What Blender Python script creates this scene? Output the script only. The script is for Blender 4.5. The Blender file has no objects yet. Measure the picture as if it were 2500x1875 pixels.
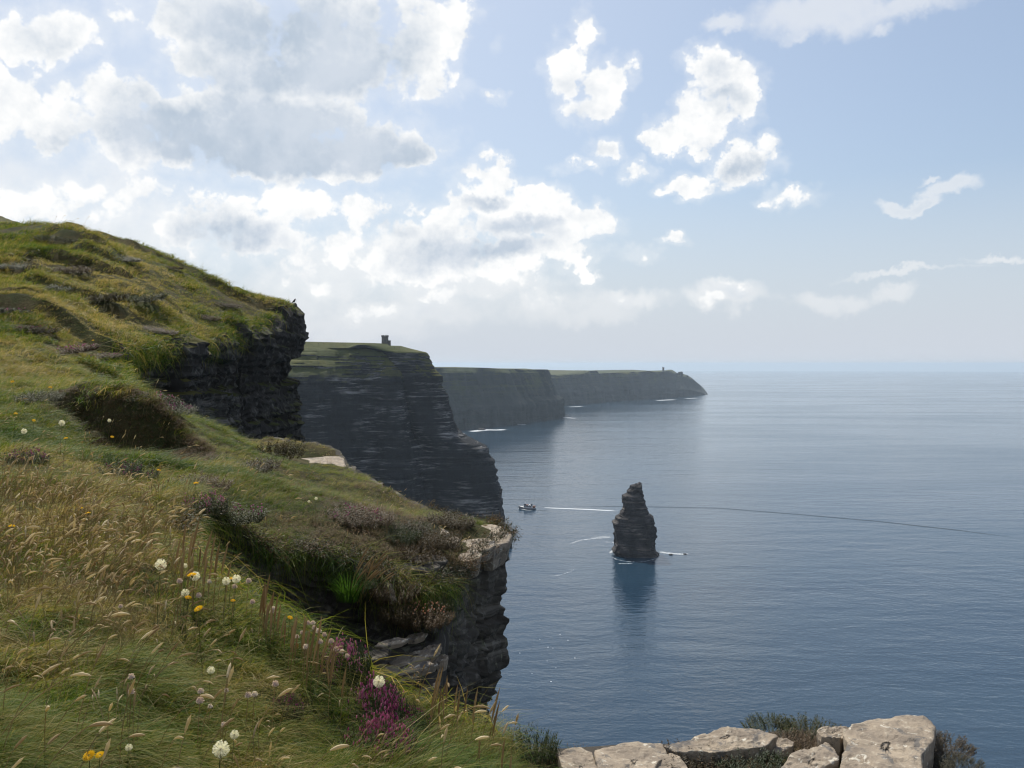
import bpy, bmesh, math, random
import numpy as np
from mathutils import Vector, Matrix, Euler

# ------------------------------------------------------------------ camera, sky, sun, exposure
sc = bpy.context.scene
COL = sc.collection
H = 171.0                 # eye height above the sea
F = 924.0                 # focal length in pixels of a 1024 wide frame
EYE = 364.0               # picture row of the eye level
PITCH = math.atan((384 - EYE) / F)
cam_d = bpy.data.cameras.new('camera')
cam_d.sensor_width = 36.0
cam_d.lens = 36.0 * F / 1024.0
cam_d.clip_start = 0.05
cam_d.clip_end = 200000.0
cam = bpy.data.objects.new('camera', cam_d)
COL.objects.link(cam)
cam.location = (0, 0, H)
cam.rotation_euler = (math.pi / 2 - PITCH, 0, 0)
sc.camera = cam

SUN_EL = math.radians(53.0)
SUN_AZ = math.radians(-24.0)      # from straight ahead (+Y), negative = to the left
SKY_STRENGTH = 0.1
SUN_STRENGTH = 4.6
EXPOSURE = 0.12

sc.render.engine = 'CYCLES'
sc.view_settings.view_transform = 'Standard'
sc.view_settings.look = 'None'
sc.view_settings.exposure = EXPOSURE
sc.view_settings.gamma = 1.0
sc.view_settings.use_curve_mapping = False
cy = sc.cycles
cy.use_denoising = True
cy.denoiser = 'OPENIMAGEDENOISE'
cy.max_bounces = 6
cy.diffuse_bounces = 2
cy.glossy_bounces = 2
cy.transmission_bounces = 3
cy.transparent_max_bounces = 10
cy.volume_bounces = 0
cy.sample_clamp_indirect = 6.0
cy.use_adaptive_sampling = True
cy.adaptive_threshold = 0.015
try:
    cy.sampling_pattern = 'BLUE_NOISE'
except Exception:
    pass
cy.filter_width = 1.2


class NB:
    """small helper for building node trees"""
    def __init__(self, tree):
        self.t = tree

    def node(self, typ, **kw):
        n = self.t.nodes.new(typ)
        for k, v in kw.items():
            setattr(n, k, v)
        return n

    def put(self, sock, v):
        if isinstance(v, bpy.types.NodeSocket):
            self.t.links.new(v, sock)
        else:
            if hasattr(sock.default_value, '__len__') and len(sock.default_value) == 4 and len(v) == 3:
                v = (*v, 1.0)
            sock.default_value = v

    def m(self, op, a, b=None, c=None, clamp=False):
        n = self.node('ShaderNodeMath', operation=op, use_clamp=clamp)
        for i, v in enumerate((a, b, c)):
            if v is not None:
                self.put(n.inputs[i], v)
        return n.outputs[0]

    def v(self, op, a, b=None, c=None):
        n = self.node('ShaderNodeVectorMath', operation=op)
        for i, x in enumerate((a, b, c)):
            if x is not None:
                self.put(n.inputs[i], x)
        return n.outputs['Value'] if op in ('LENGTH', 'DOT_PRODUCT', 'DISTANCE') else n.outputs['Vector']

    def noise(self, vec, scale, detail=4.0, rough=0.55, dist=0.0, out='Fac', dims='3D'):
        n = self.node('ShaderNodeTexNoise', noise_dimensions=dims)
        if vec is not None:
            self.put(n.inputs['Vector'], vec)
        n.inputs['Scale'].default_value = scale
        n.inputs['Detail'].default_value = detail
        n.inputs['Roughness'].default_value = rough
        n.inputs['Distortion'].default_value = dist
        return n.outputs[out]

    def voro(self, vec, scale, feature='F1', rand=1.0, out='Distance', detail=0.0, rough=0.5, smooth=None):
        n = self.node('ShaderNodeTexVoronoi', feature=feature)
        self.put(n.inputs['Vector'], vec)
        n.inputs['Scale'].default_value = scale
        n.inputs['Randomness'].default_value = rand
        n.inputs['Detail'].default_value = detail
        n.inputs['Roughness'].default_value = rough
        if smooth is not None:
            n.inputs['Smoothness'].default_value = smooth
        return n.outputs[out]

    def ramp(self, fac, lo, hi, a=0.0, b=1.0, smooth=True):
        n = self.node('ShaderNodeMapRange', interpolation_type='SMOOTHSTEP' if smooth else 'LINEAR')
        n.clamp = True
        self.put(n.inputs['Value'], fac)
        n.inputs['From Min'].default_value = lo
        n.inputs['From Max'].default_value = hi
        n.inputs['To Min'].default_value = a
        n.inputs['To Max'].default_value = b
        return n.outputs['Result']

    def mix(self, fac, a, b, mode='MIX'):
        n = self.node('ShaderNodeMix', data_type='RGBA', blend_type=mode)
        self.put(n.inputs['Factor'], fac)
        self.put(n.inputs['A'], a)
        self.put(n.inputs['B'], b)
        return n.outputs['Result']

    def combine(self, x, y, z):
        n = self.node('ShaderNodeCombineXYZ')
        for i, q in enumerate((x, y, z)):
            self.put(n.inputs[i], q)
        return n.outputs[0]

    def sep(self, vec):
        n = self.node('ShaderNodeSeparateXYZ')
        self.put(n.inputs[0], vec)
        return n.outputs


def ray(px, py):
    x = (px - 512) / F
    u = -(py - 384) / F
    v = np.array([x, math.cos(PITCH) + u * math.sin(PITCH), -math.sin(PITCH) + u * math.cos(PITCH)])
    return v


def azel(px, py):
    v = ray(px, py)
    v = v / np.linalg.norm(v)
    return math.atan2(v[0], v[1]), math.asin(v[2])


def at(px, py, d):
    """world point seen at picture position px,py (1024 x 768) at the forward distance d"""
    v = ray(px, py)
    return np.array([0, 0, H]) + v * (d / v[1])


R_EARTH = 6.371e6


def conv(d):
    return 1.0 / (1.0 / d + 4.0 / (H * F))


def make_world():
    w = bpy.data.worlds.new('World')
    sc.world = w
    w.use_nodes = True
    t = w.node_tree
    t.nodes.clear()
    b = NB(t)
    sky = b.node('ShaderNodeTexSky', sky_type='NISHITA')
    sky.sun_disc = False
    sky.sun_elevation = SUN_EL
    sky.sun_rotation = SUN_AZ
    sky.altitude = 150
    sky.air_density = 1.0
    sky.dust_density = 2.2
    sky.ozone_density = 2.0
    dirv = b.node('ShaderNodeTexCoord').outputs['Generated']
    dirv = b.v('NORMALIZE', dirv)
    s = b.sep(dirv)
    az = b.m('ARCTAN2', s[0], s[1])
    el = b.m('ARCSINE', s[2])
    p0 = b.combine(az, el, 0.0)
    # billowing warp of the lookup
    wn = b.noise(dirv, 16.0, 5.0, 0.6, out='Color')
    wv = b.v('MULTIPLY_ADD', wn, (0.05, 0.05, 0.0), (-0.025, -0.025, 0.0))
    wn2 = b.noise(dirv, 60.0, 4.0, 0.62, out='Color')
    wv2 = b.v('MULTIPLY_ADD', wn2, (0.018, 0.018, 0.0), (-0.009, -0.009, 0.0))
    p = b.v('ADD', b.v('ADD', p0, wv), wv2)

    def field(blobs, k=0.35, pp=p):
        D = None
        for (cx, cyy, rx, ry, wgt) in blobs:
            a, e = azel(cx, cyy)
            ra, re = rx * 1.0 / F, ry * 1.0 / F
            q = b.v('MULTIPLY_ADD', pp, (1 / ra, 1 / re, 0), (-a / ra, -e / re, 0))
            q = b.v('DOT_PRODUCT', q, q)
            val = b.m('MULTIPLY_ADD', q, -wgt, wgt)
            D = val if D is None else b.m('SMOOTH_MAX', D, val, k)
        return D

    thick = [  # cumulus seen ahead: centre, radii (as picture positions), weight
        (48, 30, 46, 27, 1), (22, 47, 32, 13, .8), (88, 32, 18, 14, .6),
        (205, 12, 88, 45, 1.2), (300, 45, 130, 75, 1.4), (395, 40, 80, 66, 1.3), (437, 88, 40, 24, 1), (455, 30, 24, 42, 1),
        (197, 62, 46, 26, 1.1), (225, 80, 70, 34, 1.1), (135, 108, 74, 30, 1.1), (60, 122, 74, 30, 1), (8, 100, 42, 40, 1.1), (0, 75, 18, 20, .9),
        (262, 140, 195, 52, 1.6), (330, 150, 125, 40, 1.4), (400, 158, 48, 24, 1.0), (425, 160, 28, 16, .9),
        (30, 208, 80, 24, .8), (110, 200, 60, 20, .7), (155, 195, 40, 16, .8), (232, 228, 80, 42, 1.1), (195, 238, 40, 16, .9), (300, 200, 60, 20, .7),
        (372, 216, 30, 26, 1), (405, 240, 74, 40, 1), (484, 188, 54, 32, 1.3), (520, 212, 76, 34, 1.3), (575, 222, 52, 26, 1.2), (330, 292, 34, 14, .55), (400, 283, 44, 15, .6), (452, 296, 40, 13, .6), (505, 285, 36, 13, .6), (548, 300, 26, 9, .5), (372, 312, 50, 10, .45), (290, 270, 40, 20, .6), (640, 300, 24, 9, .5), (700, 300, 18, 8, .5), (735, 288, 22, 9, .55), (592, 283, 14, 6, .5), (500, 165, 22, 14, .8),
        (470, 258, 105, 34, 1.2), (415, 268, 60, 22, 1.0), (560, 258, 50, 16, .8), (540, 252, 66, 22, 1), (440, 225, 60, 30, 1), (350, 245, 50, 30, .9), (497, 150, 22, 10, .7),
        (582, 30, 18, 26, 1), (565, 66, 30, 32, 1), (601, 82, 30, 28, 1), (588, 108, 38, 22, .8), (627, 75, 13, 20, .8), (548, 72, 18, 9, .7),
        (608, 150, 24, 17, .9), (582, 167, 30, 8, .7), (637, 170, 20, 11, .7),
        (706, 62, 30, 16, .9), (722, 82, 42, 28, 1.2), (742, 90, 24, 28, 1.1), (722, 112, 34, 20, 1), (692, 132, 44, 20, 1.1), (668, 142, 22, 14, 1), (700, 105, 30, 22, .9), (745, 120, 22, 20, .8),
        (744, 164, 40, 26, 1.2), (702, 182, 48, 16, 1.1), (766, 150, 14, 16, .8), (668, 190, 22, 7, .7),
        (792, 198, 34, 12, .9), (770, 206, 20, 8, .7),
        (672, 238, 20, 9, .8), (640, 254, 25, 13, .8),
        (500, 45, 8, 12, .35), (497, 95, 14, 6, .5), (585, 270, 12, 7, .5),
    ]
    thin = [(835, 12, 74, 20, .9), (730, 27, 24, 9, .7), (800, 34, 24, 7, .6), (900, 2, 64, 12, .8), (885, 28, 12, 5, .5),
            (912, 201, 27, 6, .9), (950, 188, 24, 8, .9), (930, 177, 8, 3, .7),
            (632, 303, 44, 12, .7), (725, 297, 44, 12, .7), (825, 300, 28, 10, .7), (857, 299, 16, 9, .7), (893, 294, 18, 9, .7),
            (310, 285, 60, 26, .8), (465, 290, 90, 22, .8), (360, 262, 80, 22, .8), (1005, 262, 30, 3, .5), (905, 272, 50, 3, .45),
            (550, 305, 60, 16, .5), (250, 310, 90, 22, .9), (420, 315, 80, 20, .9), (330, 330, 120, 14, .6), (590, 315, 50, 10, .6), (130, 235, 100, 34, .7), (40, 180, 90, 30, .6)]
    dark = [(270, 150, 200, 36, 1.15), (200, 128, 90, 36, .7), (380, 158, 65, 24, .7), (310, 105, 130, 55, .75), (70, 142, 50, 12, .8),
            (300, 50, 110, 60, .6), (225, 30, 60, 30, .35), (390, 50, 40, 40, .35), (420, 105, 40, 20, .4),
            (235, 240, 60, 22, .85), (190, 215, 30, 14, .4), (500, 240, 60, 20, .8), (430, 250, 50, 20, .5), (400, 225, 26, 8, .4), (480, 205, 26, 6, .5), (535, 225, 24, 8, .5),
            (570, 100, 28, 20, .35), (725, 98, 24, 12, .45), (745, 168, 26, 12, .5), (50, 38, 30, 12, .25), (605, 155, 14, 8, .3), (708, 72, 14, 8, .25)]
    n1 = b.noise(dirv, 14.0, 9.0, 0.63)
    n2 = b.voro(b.v('ADD', dirv, b.v('MULTIPLY_ADD', wn2, (0.02,) * 3, (-0.01,) * 3)), 26.0, 'SMOOTH_F1', detail=2.0, rough=0.55, smooth=0.3)
    n = b.m("MULTIPLY_ADD", n2, -0.55, b.m("MULTIPLY_ADD", n1, 0.9, 0.28))          # about 0.5 on average
    # outside the view the same kind of broken cumulus goes on all round
    plane = b.v('DIVIDE', dirv, b.combine(b.m('ADD', b.m('MAXIMUM', s[2], 0.0), 0.18), b.m('ADD', b.m('MAXIMUM', s[2], 0.0), 0.18), 1.0))
    g = b.noise(b.v('ADD', plane, (3.1, 7.7, 0)), 1.1, 3.0, 0.5)
    outside = b.m('MAXIMUM', b.ramp(b.m('ABSOLUTE', az), math.radians(30), math.radians(38)), b.ramp(el, math.radians(22), math.radians(28)))
    gen = b.m('MULTIPLY_ADD', b.ramp(g, 0.40, 0.66, -1.0, 1.0, False), outside, b.m('MULTIPLY_ADD', outside, 2.0, -2.0))
    D = b.m('MAXIMUM', field(thick), gen)
    core = b.ramp(b.m('MULTIPLY_ADD', b.m('SUBTRACT', n, 0.5), 0.7, D), 0.22, 1.0)
    D = b.m('MINIMUM', D, 0.9)
    dens = b.m('MULTIPLY_ADD', b.m('SUBTRACT', n, 0.5), 1.9, b.m("ADD", D, 0.24))
    alpha = b.m('MAXIMUM', b.ramp(dens, 0.0, 0.42), b.m('MULTIPLY', b.ramp(dens, -0.7, 0.4), 0.30))
    Dt = b.m('MINIMUM', field(thin, 0.25), 0.7)
    denst = b.m('MULTIPLY_ADD', b.m('SUBTRACT', n1, 0.5), 2.2, Dt)
    alphat = b.m('MULTIPLY', b.ramp(denst, -0.55, 1.1), 0.72)
    K = b.m('MINIMUM', b.m('MAXIMUM', field(dark, 0.5), b.m('MULTIPLY', gen, 0.45)), 1.0)
    Kn = b.m('MULTIPLY_ADD', b.m('SUBTRACT', n1, 0.5), 0.8, K)
    shade = b.m('MULTIPLY', b.ramp(Kn, -0.55, 0.80), b.m('MULTIPLY_ADD', core, 0.9, 0.10))
    # light through the billows: compare the density with that a little nearer the sun
    toward = (0.010 * math.sin(SUN_AZ), 0.0, 0.011)
    n1s = b.noise(b.v('ADD', dirv, toward), 14.0, 9.0, 0.63)
    lit = b.m('MULTIPLY', b.m('SUBTRACT', n1, n1s), 2.0)
    white = (9.6, 9.6, 9.5)
    grey = (4.5, 5.3, 6.35)
    c = b.mix(b.m('ADD', b.m('SUBTRACT', shade, lit), 0.10, clamp=True), white, b.mix(b.ramp(n1, 0.34, 0.66), (4.6, 5.4, 6.4), (6.0, 6.6, 7.4)))
    # sky with a milky veil towards the horizon and towards the sun
    veil = b.ramp(el, math.radians(-1), math.radians(18), 0.92, 0.0)
    veil = b.m('MAXIMUM', veil, b.ramp(az, math.radians(-40), math.radians(34), 0.64, 0.26))
    base = b.mix(b.m('MULTIPLY', b.ramp(el, math.radians(30), math.radians(70), 1.0, 0.3), veil), b.mix(1.0, sky.outputs[0], (1.0, 1.08, 1.12), 'MULTIPLY'), (5.95, 6.5, 7.35))
    base = b.mix(b.ramp(el, math.radians(0.0), math.radians(3.0), 0.75, 0.0), base, (5.9, 6.3, 6.9))
    lowfade = b.ramp(el, math.radians(0.5), math.radians(6), 0.55, 1.0)
    c1 = b.mix(b.m('MULTIPLY', alphat, lowfade), base, b.mix(b.ramp(denst, 0.4, 1.3), (8.7, 8.7, 8.7), (6.6, 7.1, 7.7)))
    c2 = b.mix(b.m('MULTIPLY', alpha, lowfade), c1, c)
    bg = b.node('ShaderNodeBackground')
    b.put(bg.inputs['Color'], c2)
    bg.inputs['Strength'].default_value = SKY_STRENGTH
    out = b.node('ShaderNodeOutputWorld')
    t.links.new(bg.outputs[0], out.inputs['Surface'])
    w.cycles.sampling_method = 'MANUAL'
    w.cycles.sample_map_resolution = 512


make_world()
sun_d = bpy.data.lights.new('sun', 'SUN')
sun_d.energy = SUN_STRENGTH
sun_d.angle = math.radians(0.6)
sun_d.color = (1.0, 0.95, 0.86)
sun = bpy.data.objects.new('sun', sun_d)
COL.objects.link(sun)
sv = Vector((math.sin(SUN_AZ) * math.cos(SUN_EL), math.cos(SUN_AZ) * math.cos(SUN_EL), math.sin(SUN_EL)))
sun.rotation_euler = sv.to_track_quat('Z', 'Y').to_euler()
sun.location = (0, 0, H + 40)

# ------------------------------------------------------------------ helpers
rng = np.random.default_rng(7)
random.seed(7)


def tag(o, label=None, cat=None, group=None, kind=None):
    if label: o['label'] = label
    if cat: o['category'] = cat
    if group: o['group'] = group
    if kind: o['kind'] = kind
    return o


def hsh(i, j, k, seed=0):
    i = np.asarray(i, dtype=np.int64); j = np.asarray(j, dtype=np.int64); k = np.asarray(k, dtype=np.int64)
    h = (i * 374761393 + j * 668265263 + k * 2147483647 + seed * 1274126177) & 0xFFFFFFFF
    h = ((h ^ (h >> 13)) * 1274126177) & 0xFFFFFFFF
    h = ((h ^ (h >> 16)) * 2246822519) & 0xFFFFFFFF
    h = h ^ (h >> 15)
    return (h & 0xFFFFFF) / float(0x1000000)


def vnoise(x, y, z=0.0, seed=0):
    x, y, z = np.broadcast_arrays(np.asarray(x, float), np.asarray(y, float), np.asarray(z, float))
    i, j, k = np.floor(x).astype(np.int64), np.floor(y).astype(np.int64), np.floor(z).astype(np.int64)
    u, v, w = x - i, y - j, z - k
    u, v, w = u * u * (3 - 2 * u), v * v * (3 - 2 * v), w * w * (3 - 2 * w)
    r = 0
    for a in (0, 1):
        for b_ in (0, 1):
            for c in (0, 1):
                r = r + hsh(i + a, j + b_, k + c, seed) * (u if a else 1 - u) * (v if b_ else 1 - v) * (w if c else 1 - w)
    return r * 2 - 1


def fbm(x, y, z=0.0, oct=4, seed=0, rough=0.5):
    r, a, f, tot = 0, 1.0, 1.0, 0
    for o in range(oct):
        r = r + a * vnoise(np.asarray(x) * f, np.asarray(y) * f, np.asarray(z) * f, seed + o * 17)
        tot += a
        a *= rough
        f *= 2.03
    return r / tot


def mesh(name, verts, faces, smooth=False, mats=(), midx=None):
    me = bpy.data.meshes.new(name)
    me.from_pydata(np.asarray(verts, float).tolist(), [], faces if isinstance(faces, list) else np.asarray(faces).tolist())
    for m_ in mats:
        me.materials.append(m_)
    if midx is not None:
        me.polygons.foreach_set('material_index', np.asarray(midx, dtype=np.int32))
    me.polygons.foreach_set('use_smooth', np.full(len(me.polygons), bool(smooth)))
    me.update()
    return me


def obj(name, me, parent=None, loc=None):
    o = bpy.data.objects.new(name, me)
    COL.objects.link(o)
    if parent is not None:
        o.parent = parent
    if loc is not None:
        o.location = tuple(float(q) for q in loc)
    return o


class MB:
    """collects geometry with one material per piece"""
    def __init__(self):
        self.v, self.f, self.mi, self.n = [], [], [], 0

    def add(self, verts, faces, mi=0):
        verts = np.asarray(verts, float)
        self.v.append(verts)
        self.f.extend([[int(i) + self.n for i in fc] for fc in faces])
        self.mi.extend([mi] * len(faces))
        self.n += len(verts)

    def box(self, c, s, mi=0, rz=0.0):
        x, y, z = np.array(s) / 2.0
        v = np.array([[sx * x, sy * y, sz * z] for sz in (-1, 1) for sy in (-1, 1) for sx in (-1, 1)])
        cr, sr = math.cos(rz), math.sin(rz)
        v = np.stack([v[:, 0] * cr - v[:, 1] * sr, v[:, 0] * sr + v[:, 1] * cr, v[:, 2]], 1) + np.array(c)
        self.add(v, [[0, 2, 3, 1], [4, 5, 7, 6], [0, 1, 5, 4], [2, 6, 7, 3], [0, 4, 6, 2], [1, 3, 7, 5]], mi)

    def tube(self, pts, rad, sides=6, mi=0, cap=True):
        pts = np.asarray(pts, float)
        n = len(pts)
        rad = np.broadcast_to(np.asarray(rad, float), (n,))
        tan = np.gradient(pts, axis=0)
        tan /= np.linalg.norm(tan, axis=1, keepdims=True) + 1e-12
        ref = np.where(np.abs(tan[:, 2:3]) > 0.9, np.array([[1., 0, 0]]), np.array([[0, 0, 1.]]))
        a = np.cross(tan, ref); a /= np.linalg.norm(a, axis=1, keepdims=True) + 1e-12
        b_ = np.cross(tan, a)
        ang = np.linspace(0, 2 * np.pi, sides, endpoint=False)
        v = pts[:, None, :] + rad[:, None, None] * (np.cos(ang)[None, :, None] * a[:, None, :] + np.sin(ang)[None, :, None] * b_[:, None, :])
        f = []
        for i in range(n - 1):
            for j in range(sides):
                k = (j + 1) % sides
                f.append([i * sides + j, i * sides + k, (i + 1) * sides + k, (i + 1) * sides + j])
        if cap:
            f.append(list(range(sides))[::-1])
            f.append([(n - 1) * sides + j for j in range(sides)])
        self.add(v.reshape(-1, 3), f, mi)

    def blade(self, pts, width, side, mi=0):
        """a flat tapering leaf along pts"""
        pts = np.asarray(pts, float)
        n = len(pts)
        t = np.linspace(0, 1, n)
        w = width * np.clip(np.minimum(1.0, 0.55 + t * 2.0) * (1 - t) ** 0.6, 0.04, 1)
        s = np.asarray(side, float)
        v = np.concatenate([pts - s * w[:, None] / 2, pts + s * w[:, None] / 2])
        f = [[i, i + n, i + n + 1, i + 1] for i in range(n - 1)]
        self.add(v, f, mi)

    def mesh(self, name, mats, smooth=False):
        return mesh(name, np.concatenate(self.v), self.f, smooth, mats, self.mi)


def mat(name):
    m_ = bpy.data.materials.new(name)
    m_.use_nodes = True
    m_.node_tree.nodes.clear()
    b = NB(m_.node_tree)
    out = b.node('ShaderNodeOutputMaterial')
    return m_, b, out


def principled(b, out, color, rough=0.8, spec=0.3, bump=None, bump_dist=0.02, bump_str=1.0, metallic=0.0):
    p = b.node('ShaderNodeBsdfPrincipled')
    b.put(p.inputs['Base Color'], color)
    b.put(p.inputs['Roughness'], rough)
    p.inputs['Specular IOR Level'].default_value = spec
    p.inputs['Metallic'].default_value = metallic
    if bump is not None:
        bn = b.node('ShaderNodeBump')
        bn.inputs['Distance'].default_value = bump_dist
        bn.inputs['Strength'].default_value = bump_str
        b.put(bn.inputs['Height'], bump)
        b.t.links.new(bn.outputs[0], p.inputs['Normal'])
    b.t.links.new(p.outputs[0], out.inputs['Surface'])
    return p


def flat_mat(name, color, rough=0.6, spec=0.3, var=0.15, scale=3.0):
    m_, b, out = mat(name)
    co = b.node('ShaderNodeTexCoord').outputs['Object']
    n = b.noise(co, scale, 4.0)
    c = b.mix(b.ramp(n, 0.3, 0.7), tuple(q * (1 - var) for q in color), tuple(min(1, q * (1 + var)) for q in color))
    principled(b, out, c, rough, spec)
    return m_


def leaf_mat(name, cols, trans=0.4, attr='tint', rough=0.6, obj_random=False, spec=0.25):
    """thin plant matter that lets light through; cols = colour stops along the tint"""
    m_, b, out = mat(name)
    if obj_random:
        tint = b.node('ShaderNodeObjectInfo').outputs['Random']
    else:
        tint = b.node('ShaderNodeAttribute', attribute_type='INSTANCER', attribute_name=attr).outputs['Fac']
    vr = b.node('ShaderNodeNewGeometry').outputs['Random Per Island']
    fac = b.m('MULTIPLY_ADD', b.m('SUBTRACT', vr, 0.5), 0.75, tint)
    r = b.node('ShaderNodeValToRGB')
    while len(r.color_ramp.elements) > 1:
        r.color_ramp.elements.remove(r.color_ramp.elements[0])
    for i, c in enumerate(cols):
        e = r.color_ramp.elements[0] if i == 0 else r.color_ramp.elements.new(i / (len(cols) - 1))
        e.position = i / (len(cols) - 1)
        e.color = (*c, 1)
    b.put(r.inputs[0], fac)
    col = r.outputs[0]
    d = b.node('ShaderNodeBsdfPrincipled')
    b.put(d.inputs['Base Color'], col)
    d.inputs['Roughness'].default_value = rough
    d.inputs['Specular IOR Level'].default_value = spec
    tr = b.node('ShaderNodeBsdfTranslucent')
    b.put(tr.inputs['Color'], b.mix(1.0, col, (1.25, 1.2, 0.8), 'MULTIPLY'))
    mx = b.node('ShaderNodeMixShader')
    mx.inputs[0].default_value = trans
    b.t.links.new(d.outputs[0], mx.inputs[1])
    b.t.links.new(tr.outputs[0], mx.inputs[2])
    b.t.links.new(mx.outputs[0], out.inputs['Surface'])
    return m_

# ------------------------------------------------------------------ sea and air
def make_sea():
    m_, b, out = mat('sea_water')
    co = b.node('ShaderNodeTexCoord').outputs['Object']
    cs = b.v('MULTIPLY', co, (0.55, 1.0, 1.0))
    w1 = b.noise(cs, 1 / 14.0, 3.0, 0.55, 0.4)
    w2 = b.noise(b.v('MULTIPLY', co, (0.7, 1.0, 1.0)), 1 / 3.2, 3.0, 0.6)
    w3 = b.noise(co, 1 / 140.0, 3.0, 0.5)
    w4 = b.noise(b.v('MULTIPLY', co, (0.35, 1.0, 1.0)), 1 / 46.0, 2.0, 0.5, 0.6)
    h = b.m('ADD', b.m('ADD', b.m('MULTIPLY', w1, 1.3), b.m('MULTIPLY', w4, 2.2)), b.m('MULTIPLY', w2, 0.55))
    streak = b.noise(b.v('MULTIPLY', co, (1 / 900.0, 1 / 160.0, 1.0)), 1.0, 4.0, 0.55)
    col = b.mix(b.ramp(streak, 0.35, 0.65), (0.011, 0.031, 0.056), (0.015, 0.039, 0.066))
    p = principled(b, out, col, b.m('MULTIPLY_ADD', b.m('ADD', b.ramp(streak, .4, .62), w3), 0.08, 0.03), 0.5, h, 1.0, 0.52)
    p.inputs['IOR'].default_value = 1.333
    radii = [20, 120, 300, 600, 1000, 1600, 2600, 4500, 7000, 10000, 15000, 20000, 26000, 32000, 38000, 44000, 48000]
    n = 72
    v, f = [], []
    for r in radii:
        for k in range(n):
            a = 2 * math.pi * k / n
            v.append((r * math.cos(a), r * math.sin(a), -r * r / (2 * R_EARTH)))
    f.append(list(range(n)))
    for i in range(len(radii) - 1):
        for k in range(n):
            q = (k + 1) % n
            f.append([i * n + k, (i + 1) * n + k, (i + 1) * n + q, i * n + q])
    o = obj('sea', mesh('sea', v, f, True, [m_]))
    tag(o, 'calm dark blue sea reaching a hazy horizon below the cliffs', None, None, 'structure')


make_sea()


def make_haze():
    m_ = bpy.data.materials.new('air')
    m_.use_nodes = True
    m_.node_tree.nodes.clear()
    b = NB(m_.node_tree)
    out = b.node('ShaderNodeOutputMaterial')
    v = b.node('ShaderNodeVolumePrincipled')
    v.inputs['Color'].default_value = (0.70, 0.85, 1.0, 1)
    v.inputs['Density'].default_value = HAZE
    v.inputs['Anisotropy'].default_value = 0.3
    b.t.links.new(v.outputs[0], out.inputs['Volume'])
    mb = MB()
    mb.box((0, 0, 12.5), (98000, 98000, 391))
    o = obj('haze', mb.mesh('haze', [m_]))
    tag(o, None, None, None, 'stuff')


HAZE = 4.2e-5
make_haze()


def rock_mat(name, dark, mid, pale, scale=1.0, strata=0.0, grass=None, grass_z=0.55, bump=0.05, rough=0.9, lichen=None, gz=None, blotch=None, speck=0.75):
    """stone; strata > 0 adds thin pale beds, grass grows on what lies flat enough"""
    m_, b, out = mat(name)
    co = b.node('ShaderNodeTexCoord').outputs['Object']
    n1 = b.noise(co, 1.3 * scale, 7.0, 0.62)
    n2 = b.noise(co, 9.0 * scale, 6.0, 0.65)
    c = b.mix(b.ramp(n1, 0.32, 0.68), dark, mid)
    c = b.mix(b.m('MULTIPLY', b.ramp(n2, 0.52, 0.72), speck), c, pale)
    h = b.m('ADD', b.m('MULTIPLY', n1, 0.6), b.m('MULTIPLY', n2, 0.4))
    if strata > 0:
        sv_ = b.v('MULTIPLY', co, (0.05 * strata, 0.05 * strata, 1.0 * strata))
        s1 = b.noise(sv_, 1.0, 5.0, 0.65, 0.25)
        patch = b.ramp(b.noise(co, 0.10 * strata, 3.0, 0.5), 0.42, 0.66)
        vs_ = b.noise(b.v('MULTIPLY', co, (0.45 * strata, 0.45 * strata, 0.035 * strata)), 1.0, 4.0, 0.6)
        c = b.mix(b.m('MULTIPLY', b.ramp(vs_, 0.50, 0.70), 0.5), c, tuple(q * 0.45 for q in mid))
        s2 = b.noise(b.v('MULTIPLY', co, (0.25 * strata, 0.25 * strata, 4.0 * strata)), 1.0, 4.0, 0.7)
        c = b.mix(b.m('MULTIPLY', b.ramp(b.m('MULTIPLY_ADD', s2, 0.45, b.m('MULTIPLY', s1, 0.6)), 0.53, 0.64), b.m('MULTIPLY_ADD', patch, 0.85, 0.05)), c, pale)
        h = b.m('ADD', h, b.m('MULTIPLY', s1, 0.8))
    if lichen is not None:
        l1 = b.noise(co, 5.5 * scale, 5.0, 0.6, 0.6)
        c = b.mix(b.ramp(l1, 0.60, 0.66), c, lichen)
        l2 = b.noise(b.v('ADD', co, (4.0, 9.0, 2.0)), 3.1 * scale, 6.0, 0.65, 0.4)
        c = b.mix(b.m('MULTIPLY', b.ramp(l2, 0.60 if blotch is None else 0.54, 0.68 if blotch is None else 0.62), 0.8), c, blotch or tuple(q * 0.28 for q in mid))
    if grass is not None:
        geo = b.node('ShaderNodeNewGeometry')
        nz = b.sep(geo.outputs['Normal'])[2]
        gn = b.noise(co, 0.5 * scale, 5.0, 0.6)
        fac = b.ramp(b.m('MULTIPLY_ADD', b.m('SUBTRACT', gn, 0.5), 0.9, nz), grass_z - 0.10, grass_z + 0.10)
        if gz is not None:
            hz = b.m('MULTIPLY_ADD', b.m('SUBTRACT', b.noise(b.v('MULTIPLY', co, (1, 1, .3)), 0.03, 4.0, 0.6), 0.5), gz[2], b.sep(co)[2])
            fac = b.m('MULTIPLY', fac, b.ramp(hz, gz[0], gz[1]))
        gc = b.mix(b.ramp(b.noise(co, 0.16 * scale, 5.0, 0.6), 0.36, 0.64), grass, tuple(q * r for q, r in zip(grass, (1.9, 1.45, 1.2))))
        gc = b.mix(b.m('MULTIPLY', b.ramp(b.noise(co, 1.7 * scale, 5.0, 0.7), 0.45, 0.7), 0.55), gc, tuple(q * 0.5 for q in grass))
        c = b.mix(fac, c, gc)
    principled(b, out, c, rough, 0.2, h, bump, 1.0)
    return m_


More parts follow.
